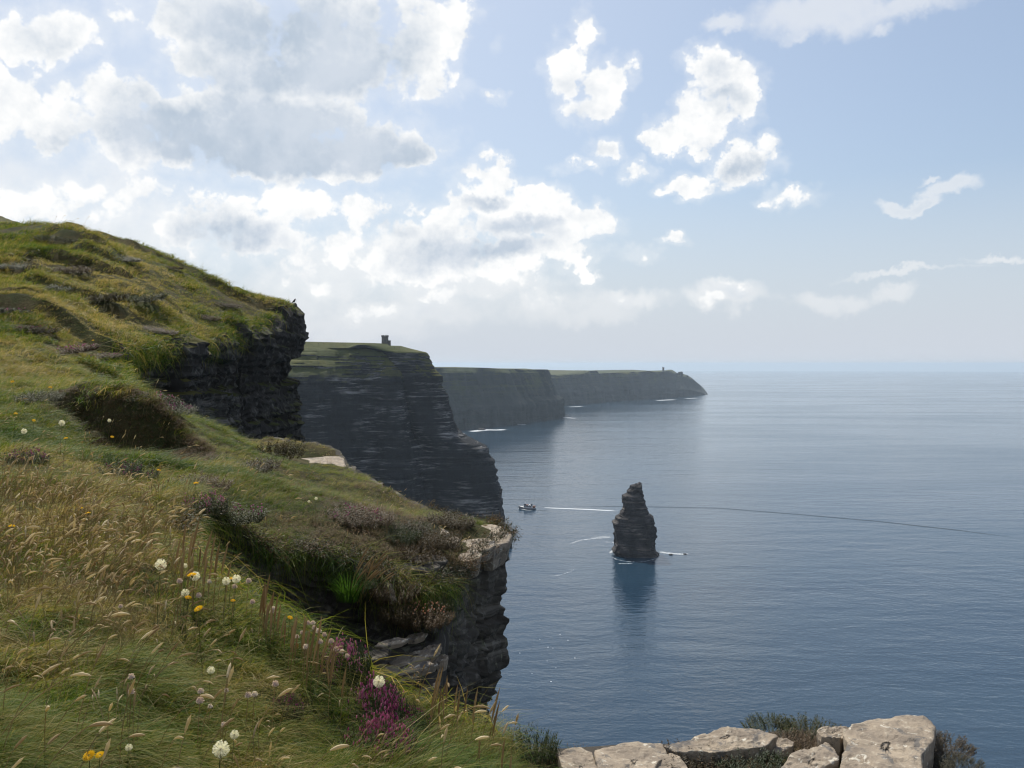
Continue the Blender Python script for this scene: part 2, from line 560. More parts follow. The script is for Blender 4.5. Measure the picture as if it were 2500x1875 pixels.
def strat(s, z, layers, seed=0, dip=0.0):
    """ledges: every bed and every block along it stands out by its own amount"""
    r = 0
    for i, (th, ln, amp) in enumerate(layers):
        wob = vnoise(s / (ln * 3.0), 0.3, i, seed + 5) * 0.35
        lay = np.floor(z / th + dip * s / th + wob + 0.37 * i)
        blk = np.floor(s / ln + hsh(lay, i, 3, seed) * 9.0)
        r = r + amp * (0.6 * hsh(lay, 0, i, seed + 1) + 0.4 * hsh(lay, blk, i, seed + 2) - 0.5)
    return r


def resample(pts, step, closed=False, smooth=True):
    pts = np.asarray(pts, float)
    if smooth:                                     # Catmull-Rom
        P = np.vstack([2 * pts[0] - pts[1], pts, 2 * pts[-1] - pts[-2]])
        out = []
        for i in range(1, len(P) - 2):
            t = np.linspace(0, 1, 14, endpoint=False)[:, None]
            p0, p1, p2, p3 = P[i - 1], P[i], P[i + 1], P[i + 2]
            out.append(0.5 * (2 * p1 + (p2 - p0) * t + (2 * p0 - 5 * p1 + 4 * p2 - p3) * t ** 2 + (3 * p1 - p0 - 3 * p2 + p3) * t ** 3))
        pts = np.vstack(out + [P[-2][None]])
    seg = np.linalg.norm(np.diff(pts[:, :2], axis=0), axis=1)
    if callable(step):
        w = np.array([step(p) for p in (pts[1:] + pts[:-1]) / 2])
    else:
        w = np.full(len(seg), float(step))
    L = np.concatenate([[0], np.cumsum(seg / w)])
    n = max(3, int(L[-1]) + 1)
    q = np.linspace(0, L[-1], n)
    return np.stack([np.interp(q, L, pts[:, k]) for k in range(pts.shape[1])], 1)


def grid_faces(nr, nc, wrap=False):
    i = np.arange(nr - 1)[:, None]
    j = np.arange(nc if wrap else nc - 1)[None, :]
    k = (j + 1) % nc
    return np.stack([i * nc + j, i * nc + k, (i + 1) * nc + k, (i + 1) * nc + j], -1).reshape(-1, 4)


def headland(name, path, inland, zrows, offs, ztop, layers, mat_, flute=(0, 1), inner=400.0, seed=0, label=None, smooth_top=True):
    """path (n,2) waterline from left to right; inland (n,2) unit vectors; offs(k, i) metres inland at row z"""
    n = len(path)
    seg = np.concatenate([[0], np.cumsum(np.linalg.norm(np.diff(path, axis=0), axis=1))])
    rows = []
    for z, o in zip(zrows, offs):
        zz = z if np.ndim(z) else np.full(n, float(z))
        fl = flute[0] * (fbm(seg / flute[1], zz / (flute[1] * 4), 0, 4, seed + 3) + 0.35 * fbm(seg / (flute[1] * 0.2), zz / (flute[1] * 0.7), 0, 3, seed + 4))
        st = strat(seg, zz, layers, seed)
        fade = np.clip((ztop - zz) / (0.06 * ztop + 1e-6), 0.10, 1)
        p = path + inland * (o - (st + fl) * fade)[:, None]
        rows.append(np.column_stack([p, zz]))
    last = rows[-1]
    for dist, up in ((inner * .06, .4), (inner * .2, 1.0), (inner * .5, 1.5), (inner, 0.0)):
        p = last[:, :2] + inland * dist
        nn = fbm(p[:, 0] / 40, p[:, 1] / 40, 0, 3, seed) * 1.2
        rows.append(np.column_stack([p, last[:, 2] + up + nn]))
    v = np.concatenate(rows)
    me = mesh(name, v, grid_faces(len(rows), n), False, [mat_])
    o = obj(name, me)
    tag(o, label, None, None, 'structure')
    return o


def prof(z, table):
    t = np.asarray(table, float)
    return np.interp(z, t[:, 0], t[:, 1])


def unit(a):
    a = np.asarray(a, float)
    return a / np.linalg.norm(a, axis=-1, keepdims=True)


def xy(px, d):
    return ((px - 512) / F * d, d)


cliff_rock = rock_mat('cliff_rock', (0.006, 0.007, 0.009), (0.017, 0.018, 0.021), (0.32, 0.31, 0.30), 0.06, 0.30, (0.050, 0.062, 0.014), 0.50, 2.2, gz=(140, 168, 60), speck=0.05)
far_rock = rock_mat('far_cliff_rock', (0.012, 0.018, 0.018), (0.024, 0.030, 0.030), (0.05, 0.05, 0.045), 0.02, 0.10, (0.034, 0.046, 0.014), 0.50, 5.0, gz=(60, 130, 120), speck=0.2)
stack_rock = rock_mat('stack_rock', (0.020, 0.019, 0.020), (0.052, 0.048, 0.049), (0.30, 0.265, 0.23), 0.10, 0.75, None, 0.6, 0.9, speck=0.12)


def big_headland():
    way = [(120, 860), (190, 900), (250, 925), (300, 935), (340, 962), (372, 980), (400, 972), (430, 1004), (455, 1000), (480, 1000), (502, 1014), (505, 1040), (492, 1085), (450, 1180)]
    path = resample([xy(w[0], conv(w[1])) for w in way], 1.6)
    px = path[:, 0] / path[:, 1] * F + 512
    idx = np.linspace(0, 1, len(path))
    tipi = int(np.argmax(px))
    w = np.clip((px - 395) / 75.0, 0, 1)
    w[tipi:] = 1
    w = w * w * (3 - 2 * w)
    inl = unit(np.stack([-0.35 * (1 - w) - 1.0 * w, 1.0 * (1 - w) + 0.12 * w], 1))
    zt = np.interp(px, [100, 293, 340, 386, 410, 500], [193, 192, 191.5, 190.5, 189.5, 187.5])
    zt[tipi:] = 187.5
    tip = [(-3, 0), (0, 0), (40, 7), (78, 13), (82, 15), (95, 41), (100, 47), (114, 55), (152, 66), (165, 70), (174, 77), (188, 86), (192.5, 105), (200, 132)]
    front = [(-3, -2), (0, 0), (40, 3), (66, 5), (70, 11), (78, 13), (120, 18), (150, 22), (164, 26), (178, 44), (190, 56), (194, 66), (200, 80)]
    bare = [(-3, -2), (0, 0), (40, 3), (66, 5), (70, 11), (78, 13), (120, 18), (160, 24), (182, 30), (190, 38), (194, 46), (200, 60)]
    ts = np.concatenate([[-3, 0], np.arange(1.5, 80, 1.6), np.arange(80, 160, 1.9), np.arange(160, 192, 1.4)])
    zr, of = [], []
    bfac = np.exp(-((px - 372) / 26.0) ** 2)
    for z in ts:
        t = z / 187.5
        zz = np.where(z > 0, t * zt, z) * 1.0
        zz_ = zz / 0.976
        fr = prof(zz_, front) * (1 - bfac) + prof(zz_, bare) * bfac
        zr.append(zz); of.append(fr * (1 - w) + prof(zz_, tip) * w)
    zr.append(zt.copy()); of.append(of[-1] + 9)
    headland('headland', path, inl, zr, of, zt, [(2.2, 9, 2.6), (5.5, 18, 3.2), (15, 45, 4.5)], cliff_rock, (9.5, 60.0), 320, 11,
             'dark layered cliff headland with grassy top carrying the stone tower')
    return path


big_headland()


def second_headland():
    way = [(330, 2250), (400, 2380), (440, 2500), (480, 2660), (520, 2860), (546, 3060), (562, 3170), (566, 3290), (560, 3500), (540, 3900)]
    path = resample([xy(w[0], conv(w[1])) for w in way], 5.0)
    px = path[:, 0] / path[:, 1] * F + 512
    tipi = int(np.argmax(px))
    w = np.clip((px - 505) / 48.0, 0, 1); w[tipi:] = 1
    w = w * w * (3 - 2 * w)
    inl = unit(np.stack([-0.5 * (1 - w) - 1.0 * w, 1.0 * (1 - w) + 0.1 * w], 1))
    d = path[:, 1]
    zt = 171 + np.interp(px, [330, 440, 500, 535, 546, 566], [-2.4, -3.6, -4.2, -5.0, -5.6, -5.6]) / F * np.minimum(d, 3200)
    zt = zt + fbm(np.arange(len(px)) / 22.0, 0, 0, 3, 8) * 2.0
    front = [(-4, 0), (0, 0), (50, 10), (95, 48), (112, 58), (160, 74), (175, 90)]
    tip = [(-4, 0), (0, 0), (58, 5), (70, 24), (123, 48), (155, 60), (175, 70)]
    zr, of = [], []
    for t in np.concatenate([[-0.04, 0], np.linspace(0.012, 1, 60)]):
        zz = t * zt
        zr.append(zz); of.append(prof(zz, front) * (1 - w) + prof(zz, tip) * w)
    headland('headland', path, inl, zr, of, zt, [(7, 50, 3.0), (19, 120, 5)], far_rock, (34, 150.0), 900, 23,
             'second headland, hazy blue green cliff behind the tower headland')


def third_headland():
    way = [(500, 3900), (548, 4150), (580, 4420), (620, 4800), (660, 5250), (685, 5600), (700, 5850), (706, 5960), (707, 6150), (695, 6600), (660, 7200)]
    path = resample([xy(w[0], conv(w[1])) for w in way], 8.0)
    px = path[:, 0] / path[:, 1] * F + 512
    tipi = int(np.argmax(px))
    w_ = np.clip((px - 620) / 40.0, 0, 1)
    inl = unit(np.stack([-0.45 * (1 - w_) + 0.18 * w_, np.ones(len(px))], 1))
    ytop = np.interp(px, [500, 560, 572, 588, 592, 605, 607, 630, 652, 656, 668, 671, 676, 684, 690, 696, 700, 704, 707],
                     [375, 374.5, 373.5, 371.5, 370.4, 370.4, 373, 372, 371, 371.8, 370.6, 371.2, 374.5, 375.5, 378, 381.5, 385, 390, 396])
    d = np.minimum(path[:, 1], 5180)
    zt = np.maximum(171 + (EYE - ytop) / F * (d + 60), 3.0)
    zt[tipi:] = np.linspace(zt[tipi], 110, len(px) - tipi)
    zt = zt + fbm(np.arange(len(px)) / 9.0, 0, 0, 3, 18) * 1.8
    front = [(0, 0), (0.05, 0), (0.4, 14), (0.62, 42), (1.0, 70)]
    slope = [(0, 0), (0.05, 0), (0.35, 12), (0.5, 60), (0.8, 130), (1.0, 160)]
    w = np.clip((px - 640) / 30.0, 0, 1)
    zr, of = [], []
    for t in np.concatenate([[-0.02, 0], np.linspace(0.02, 1, 44)]):
        zr.append(np.maximum(t * zt, -3) - 2.2)
        of.append(prof(t, front) * (1 - w) + prof(t, slope) * w)
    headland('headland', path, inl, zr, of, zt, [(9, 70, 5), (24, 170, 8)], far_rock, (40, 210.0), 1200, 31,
             'farthest headland, low hazy blue point running down to the sea')
    def top_at(p):
        i = int(np.argmin(np.abs(px[:tipi] - p)))
        return np.append(path[i] + inl[i] * (of[-1][i] + 6), zt[i])
    return top_at


second_headland()
far_top = third_headland()


# ------------------------------------------------------------------ sea stack, pinnacle, rocks in the water
def stack_thing():
    def px(zx, zy):
        return 499.7 + zx * 0.09875, 466.9 + zy * 0.09875
    D = 815.0
    left = [(1425, 185), (1395, 197), (1347, 212), (1340, 240), (1315, 262), (1310, 292), (1258, 315), (1256, 345), (1262, 400), (1252, 455), (1232, 482), (1222, 522), (1186, 530), (1186, 566), (1162, 586), (1176, 622), (1180, 700), (1184, 780), (1180, 840), (1150, 868), (1160, 890), (1300, 935)]
    right = [(1462, 185), (1468, 230), (1480, 300), (1496, 380), (1520, 440), (1538, 505), (1580, 520), (1588, 560), (1580, 612), (1605, 640), (1602, 720), (1590, 780), (1600, 840), (1606, 885), (1640, 905), (1630, 925), (1560, 940)]
    Lz = np.array([[at(*px(*q), D)[0], at(*px(*q), D)[2]] for q in left])
    Rz = np.array([[at(*px(*q), D)[0], at(*px(*q), D)[2]] for q in right])
    ztop = Lz[0, 1]
    zs = np.concatenate([[-2.0], np.arange(0.0, ztop, 0.55), [ztop]])
    oL = np.argsort(Lz[:, 1]); oR = np.argsort(Rz[:, 1])
    n = 110
    ang = np.linspace(0, 2 * np.pi, n, endpoint=False)
    rows = []
    for z in zs:
        zz = max(z, 1.0)
        xl, xr = np.interp(zz, Lz[oL, 1], Lz[oL, 0]), np.interp(zz, Rz[oR, 1], Rz[oR, 0])
        cx, hx = (xl + xr) / 2, (xr - xl) / 2
        hy = min(hx * 0.85 + 1.0, 17.0)
        ca, sa = np.cos(ang), np.sin(ang)
        e = 0.62
        x = np.sign(ca) * np.abs(ca) ** e
        y = np.sign(sa) * np.abs(sa) ** e
        s = ang * 18
        st = strat(s, np.full(n, z), [(0.9, 4, 1.5), (2.2, 7, 2.2), (6.0, 12, 2.2)], 5, 0.02)
        rn = fbm(ca * 2.2, sa * 2.2, z / 14.0, 4, 9) * 1.6
        rn = rn + 2.6 * (hsh(np.floor(ang * 3.4 + .3 * vnoise(z / 9, 0, 0, 3)), np.floor(z / 9.0), 2, 6) - .5)
        k = 1 + (st * 0.75 + rn) / max(hx, 3.5) * (0.75 if z < ztop - 3 else 0.5)
        xx = hx * x * k
        jit = strat(np.array([3.0]), np.array([z]), [(0.9, 50, 1.1), (2.2, 50, 1.3)], 15)[0]
        lo, hi = -hx - jit * .8, hx + jit
        xx = lo + (xx - xx.min()) / (xx.max() - xx.min()) * (hi - lo)
        rows.append(np.column_stack([cx + xx, D + 14 + hy * y * k, np.full(n, z) + 0.25 * vnoise(ca * 4, sa * 4, z, 2)]))
    v = np.concatenate(rows)
    f = grid_faces(len(zs), n, True).tolist()
    f.append([(len(zs) - 1) * n + j for j in range(n)])
    base = np.array([at(637, 558, D)[0], D + 14, 0])
    o = obj('sea_stack', mesh('sea_stack', v - base, f, False, [stack_rock]), None, base)
    tag(o, 'tall dark layered rock stack standing alone in the sea', 'sea stack')
    # top crag pieces
    mb = MB()
    for (zx, zy, w_, h_) in ((1400, 190, 2.2, 4.0), (1440, 182, 3.4, 5.0), (1368, 205, 2.2, 3.2), (1346, 212, 1.6, 2.6)):
        c = at(*px(zx, zy), D) - base
        r = lump(1.0, 2, 77 + zx, 0.35)
        mb.add(r[0] * np.array([w_ * .55, w_ * .6, h_ * .55]) + np.array([c[0], 0, c[2] - h_ * .35]), r[1])
    tag(obj('crag', mb.mesh('crag', [stack_rock]), o))


def lump(r, sub, seed, rough, flat=1.0):
    bm = bmesh.new()
    bmesh.ops.create_icosphere(bm, subdivisions=sub, radius=r)
    v = np.array([q.co[:] for q in bm.verts])
    f = [[q.index for q in fc.verts] for fc in bm.faces]
    bm.free()
    n = fbm(v[:, 0] * 1.4 + seed, v[:, 1] * 1.4, v[:, 2] * 1.4, 4, int(seed) % 97)
    c = np.round(v * 2.5) / 2.5
    v = v * 0.65 + c * 0.35
    v = v * (1 + rough * n)[:, None]
    v[:, 2] *= flat
    return v, f


stack_thing()


def water_rock(px, py, sx, sz, label, seed, sy=None):
    p = at(px, py, H * F / (py - EYE))
    d = p[1]
    v, f = lump(1.0, 3, seed, 0.5)
    m_ = d / F
    v = v * np.array([sx * m_, (sy or sx) * m_, sz * m_])
    o = obj('sea_rock', mesh('sea_rock', v, f, False, [stack_rock]), None, (p[0], p[1], 0))
    tag(o, label, 'rock', 'dark rocks awash in the sea')


water_rock(508, 548, 4.2, 8, 'dark rock standing in the sea behind the pale promontory tip', 3)
water_rock(671, 555.5, 2.2, .8, 'low dark rock awash in foam right of the sea stack, nearer the stack', 4)
water_rock(685, 555, 2.0, .7, 'low dark rock awash at the end of the foam streak right of the stack', 5)
water_rock(482, 430, 4.0, 2.2, 'small dark rock in white surf below the second headland', 6)
water_rock(499, 423.6, 3.0, 1.2, 'flat dark rock in thin surf further along the second headland', 8)


def pinnacle():
    D = 976.0
    pts_l = [(498.5, 489), (499.5, 492), (498.6, 497), (499.6, 504), (499, 511), (498.6, 518), (498, 526), (497, 540)]
    pts_r = [(502.6, 488.5), (501.8, 494), (501.4, 500), (502.2, 506), (502.0, 513), (502.6, 520), (503.4, 528), (504, 540)]
    L = np.array([at(*q, D)[[0, 2]] for q in pts_l]); R = np.array([at(*q, D)[[0, 2]] for q in pts_r])
    zt = L[0, 1]
    zs = np.arange(-1, zt, 1.0)
    ang = np.linspace(0, 2 * np.pi, 20, endpoint=False)
    rows = []
    for z in zs:
        xl, xr = np.interp(z, L[::-1, 1], L[::-1, 0]), np.interp(z, R[::-1, 1], R[::-1, 0])
        k = 1 + 0.25 * (hsh(np.floor(z / 2.0), np.arange(20) // 3, 1, 4) - .5)
        rows.append(np.column_stack([(xl + xr) / 2 + (xr - xl) / 2 * np.cos(ang) * k, D + 6 + 3.0 * np.sin(ang) * k, np.full(20, z)]))
    base = np.array([at(500, 520, D)[0], D + 6, 0])
    f = grid_faces(len(zs), 20, True).tolist() + [[(len(zs) - 1) * 20 + j for j in range(20)]]
    o = obj('rock_pinnacle', mesh('rock_pinnacle', np.concatenate(rows) - base, f, False, [stack_rock]), None, base)
    tag(o, 'thin dark rock needle at the foot of the tower headland', 'rock')


pinnacle()

# ------------------------------------------------------------------ foam and wake (white water lying on the sea)
def foam_mat(name, lo, hi, sx, sy, col=(0.75, 0.79, 0.82)):
    m_, b, out = mat(name)
    uv = b.node('ShaderNodeAttribute', attribute_name='edge')
    co = b.node('ShaderNodeTexCoord').outputs['Object']
    n = b.noise(b.v('MULTIPLY', co, (sx, sy, 1)), 1.0, 6.0, 0.68, 0.5)
    a = b.ramp(b.m('ADD', n, b.m('MULTIPLY', uv.outputs['Fac'], 0.55)), lo, hi)
    d = b.node('ShaderNodeBsdfDiffuse')
    b.put(d.inputs['Color'], col)
    tr = b.node('ShaderNodeBsdfTransparent')
    mx = b.node('ShaderNodeMixShader')
    b.put(mx.inputs[0], b.m('MULTIPLY', a, 0.78))
    b.t.links.new(tr.outputs[0], mx.inputs[1])
    b.t.links.new(d.outputs[0], mx.inputs[2])
    b.t.links.new(mx.outputs[0], out.inputs['Surface'])
    return m_


def seaxy(px, py):
    return at(px, py, H * F / (py - EYE) )[:2]


foam_m = foam_mat('foam_white', 0.80, 1.42, 0.55, 0.25)
wake_m = foam_mat('wake_white', 0.62, 1.35, 0.3, 0.9)
trail_m = foam_mat('trail_grey', 0.58, 1.6, 0.03, 0.3, (0.03, 0.045, 0.06))


def ribbon(name, pts, widths, m_, label, cat, z=0.12, edge=1.0):
    """a strip of broken white water along picture positions on the sea; soft at its edges"""
    c = np.array([seaxy(*p) for p in pts])
    w = np.asarray(widths, float)
    L = np.concatenate([[0], np.cumsum(np.linalg.norm(np.diff(c, axis=0), axis=1))])
    q = np.linspace(0, L[-1], max(12, len(pts) * 6))
    c = np.stack([np.interp(q, L, c[:, 0]), np.interp(q, L, c[:, 1])], 1)
    w = np.interp(q, L, w)
    t = unit(np.gradient(c, axis=0))
    nrm = np.stack([-t[:, 1], t[:, 0]], 1)
    K = 9
    u = np.linspace(-1, 1, K)
    c0 = c.mean(0)
    v = np.stack([np.column_stack([c + nrm * (w * k / 2)[:, None] - c0, np.zeros(len(c))]) for k in u])
    f = grid_faces(K, len(c))[:, ::-1]
    me = mesh(name, v.reshape(-1, 3), f, True, [m_])
    end = np.clip(np.minimum(q, L[-1] - q) / (0.16 * L[-1]), 0, 1)
    e = (1 - np.abs(u[:, None]) ** 1.5) * end[None, :] * edge
    at_ = me.attributes.new('edge', 'FLOAT', 'POINT')
    at_.data.foreach_set('value', e.reshape(-1).astype(np.float32))
    o = obj(name, me, None, (c0[0], c0[1], z - (c0 ** 2).sum() / (2 * R_EARTH)))
    tag(o, label, cat, None, 'stuff')
    return o


ribbon('sea_foam', [(566, 546), (580, 541), (592, 539.5), (604, 537.5), (617, 540)], [5, 8, 14, 30, 24], foam_m, 'thin white foam drifting left of the sea stack', 'foam', 0.12, 1.05)
ribbon('sea_foam', [(600, 542.5), (612, 543), (618, 545)], [6, 9, 9], foam_m, 'small foam patch against the left side of the stack', 'foam', 0.16)
ribbon('sea_foam', [(656, 552), (668, 554), (680, 555), (692, 554.5)], [10, 14, 12, 8], foam_m, 'white foam streak trailing right from the foot of the stack', 'foam', 0.12, 1.3)
ribbon('sea_foam', [(609, 554.5), (613, 551.5), (617, 551)], [5, 8, 5], foam_m, 'bit of surf at the lower left foot of the stack', 'foam', 0.12, 1.3)
ribbon('sea_foam', [(616, 564.6), (625, 564.6), (634, 564.4)], [2.4, 3, 2.0], foam_m, 'thin white line of foam in the reflection of the stack', 'foam', 0.12, 1.4)
ribbon('sea_foam', [(543, 578), (560, 576), (570, 573), (577, 568)], [4, 5, 5, 4], foam_m, 'faint broken foam line on open water left of the reflection', 'foam', 0.12, .9)
ribbon('sea_foam', [(470, 432.2), (478, 430.6), (488, 429.8), (498, 430), (506, 428.8)], [40, 60, 90, 70, 30], foam_m, 'bright white surf breaking below the second headland', 'foam', 0.3, 1.5)
ribbon('sea_foam', [(453, 434), (460, 433.4), (466, 433)], [24, 32, 20], foam_m, 'short surf line beside the tower headland', 'foam', 0.3, 1.4)
ribbon('sea_foam', [(510, 424), (519, 424.2), (528, 424.6)], [20, 34, 16], foam_m, 'thin surf line near the tip of the second headland', 'foam', 0.3, 1.4)
ribbon('sea_foam', [(562, 417), (571, 418), (579, 418.4)], [26, 44, 20], foam_m, 'white surf just off the tip of the second headland', 'foam', 0.3, 1.4)
ribbon('sea_foam', [(566, 406.8), (574, 406.6), (584, 406)], [60, 80, 40], foam_m, 'distant surf between the second and farthest headlands', 'foam', 0.3, 1.3)
ribbon('sea_foam', [(655, 400.4), (666, 399.8), (676, 399.2)], [60, 110, 60], foam_m, 'distant surf line under the farthest headland', 'foam', 0.3, 1.5)
ribbon('sea_foam', [(684, 398.4), (692, 398), (698, 397.6)], [50, 80, 40], foam_m, 'distant surf at the end of the farthest headland', 'foam', 0.3, 1.4)
ribbon('boat_wake', [(537.5, 507.6), (550, 508.4), (570, 509.2), (590, 510), (612, 511.2), (622, 511.8)], [5, 8, 9, 10, 9, 6], wake_m, 'white wake streaming behind the tour boat', 'wake', 0.14, 1.6)
ribbon('boat_wake', [(540, 506), (575, 506.6), (640, 507), (720, 508.6), (800, 515), (880, 522), (960, 531), (1050, 543)], [3, 7, 9, 10, 10, 10, 10, 8], trail_m, 'long smooth dark line of the older wake crossing the sea', 'wake', 0.10, 1.3)
ribbon('bow_wave', [(517.6, 508.6), (521, 509.6), (527, 510.6), (533, 511)], [3.0, 3.0, 2.2, 1.6], wake_m, 'white bow wave along the side of the tour boat', 'wake', 0.18, 1.8)
ribbon('sea_foam', [(609, 556), (616, 560), (626, 562.5), (640, 563), (652, 561), (660, 557)], [3.5, 5, 3.5, 4, 5, 4], foam_m, 'broken wash along the waterline at the foot of the stack', 'foam', 0.14, 1.0)
ribbon('sea_foam', [(585, 545), (598, 546), (610, 547.5)], [10, 14, 8], foam_m, 'faint spread of foam left of the stack foot', 'foam', 0.13, 0.7)
# sun sparkle on the water near the cliff foot, painted as flat white patches
def glints():
    v, f, e = [], [], []
    spots = [(548, 649), (553, 650), (520, 655), (547, 663), (568, 642), (556, 670), (560, 636), (575, 660), (540, 641), (532, 676), (551, 684)]
    c0 = np.array(seaxy(550, 660))
    for (px, py) in spots:
        c = np.array(seaxy(px, py)) - c0
        k = 10
        s = rng.uniform(.16, .36)
        n0 = len(v)
        v.append((c[0], c[1], 0.05))
        for j in range(k):
            a = 2 * math.pi * j / k
            r = s * (0.7 + 0.6 * rng.random())
            v.append((c[0] + 1.4 * r * math.cos(a), c[1] + r * math.sin(a), 0))
        f += [[n0, n0 + 1 + j, n0 + 1 + (j + 1) % k] for j in range(k)]
    o = obj('sun_glints', mesh('sun_glints', v, f, False, [flat_mat('glint_white', (.8, .82, .84))]), None, (c0[0], c0[1], 0.08))
    tag(o, 'tiny scattered sun glints painted white on the water close to the near cliff', 'foam', None, 'stuff')


glints()

# ------------------------------------------------------------------ stone tower on the headland
tower_stone = rock_mat('tower_stone', (0.10, 0.095, 0.09), (0.16, 0.15, 0.14), (0.24, 0.23, 0.21), 1.2, 2.2, None, 0.6, 0.06)
dark_open = flat_mat('dark_opening', (0.012, 0.012, 0.014))


def ring_wall(mb, cx, cyy, r, z0, z1, n=24, taper=1.0, mi=0):
    mb.tube([(cx, cyy, z0), (cx, cyy, z0 * .5 + z1 * .5), (cx, cyy, z1)], [r, r * (1 + taper) / 2, r * taper], n, mi)


def tower():
    D = 1048.0
    base = at(385.0, 345.6, D)
    base[2] -= 1.0
    root = bpy.data.objects.new('stone_tower', None)
    COL.objects.link(root)
    root.location = base
    tag(root, 'round crenellated stone tower with turret on the cliff top', 'tower')
    mb = MB(); ring_wall(mb, 0, 0, 3.9, -2, 10.6, 28, .97)
    obj('wall', mb.mesh('wall', [tower_stone]), root)
    mb = MB(); ring_wall(mb, 0, 0, 4.15, 10.6, 11.2, 28, 1.0)
    obj('cornice', mb.mesh('cornice', [tower_stone]), root)
    mb = MB(); mb.box((0, 0, .75), (1.5, .6, 1.5))
    me = mb.mesh('merlon', [tower_stone])
    for k in range(8):
        a = 2 * math.pi * (k + .5) / 8
        o = obj('merlon', me, root, (3.78 * math.cos(a), 3.78 * math.sin(a), 11.2))
        o.rotation_euler.z = a + math.pi / 2
    mb = MB(); ring_wall(mb, 5.1, .4, 1.45, -2, 6.4, 18, .97)
    tu = obj('turret', mb.mesh('turret', [tower_stone]), root)
    mb = MB(); ring_wall(mb, 5.1, .4, 1.6, 6.4, 6.9, 18, 1.0)
    obj('turret_cap', mb.mesh('turret_cap', [tower_stone]), tu)
    mb = MB()
    mb.box((-5.7, -.5, 0), (4.0, .7, 3.6))
    wl = obj('low_wall', mb.mesh('low_wall', [tower_stone]), root)
    mb = MB(); mb.box((0, 0, 0), (.75, .72, 1.1))
    me = mb.mesh('merlon', [tower_stone])
    for k in range(3):
        obj('merlon', me, wl, (-7.3 + k * 1.5, -.5, 2.35))
    mb = MB(); mb.box((0, 0, 0), (.55, .3, 1.6))
    me = mb.mesh('window', [dark_open])
    for a, z in ((-2.0, 3.0), (-1.35, 6.6), (-.75, 4.2)):
        o = obj('window', me, root, (3.82 * math.cos(a), 3.82 * math.sin(a), z))
        o.rotation_euler.z = a + math.pi / 2
    mb = MB(); mb.tube([(1.2, .5, 11), (1.2, .5, 13.6)], .12, 6)
    obj('flagpole', mb.mesh('flagpole', [dark_open]), root)


tower()


def far_tower():
    p = far_top(662.8)
    p[2] += 1.0
    root = bpy.data.objects.new('ruined_tower', None); COL.objects.link(root)
    root.location = p
    tag(root, 'tiny ruined watchtower on top of the farthest headland', 'tower')
    mb = MB()
    mb.box((0, 0, 7), (9, 9, 22)); o = obj('wall', mb.mesh('wall', [tower_stone]), root)
    mb = MB(); mb.box((-2.8, 0, 19.5), (3.2, 8.8, 3.2)); mb.box((3.2, 0, 19.0), (2.4, 8.8, 2.2))
    obj('broken_parapet', mb.mesh('broken_parapet', [tower_stone]), root)
    mb = MB(); mb.box((0, -4.6, 12), (2, .4, 3.4))
    obj('window', mb.mesh('window', [dark_open]), root)


far_tower()
for (px_, py_, w_, h_, lab) in ((680.5, 374.2, 5.2, 4.4, 'rounded rock knoll on the farthest headland right of its tower'), (676.0, 375, 3.0, 2.0, 'low rocky bump between the far tower and the rounded knoll'), (687.5, 377.4, 1.8, 2.4, 'small rock nub on the slope at the tip of the farthest headland')):
    p_ = far_top(px_)
    v_, f_ = lump(1.0, 3, px_, 0.45)
    o_ = obj('rock_knoll', mesh('rock_knoll', v_ * np.array([w_ * 3.0, w_ * 3.0, h_ * 4.0]), f_, False, [far_rock]), None, p_)
    tag(o_, lab, 'rock')


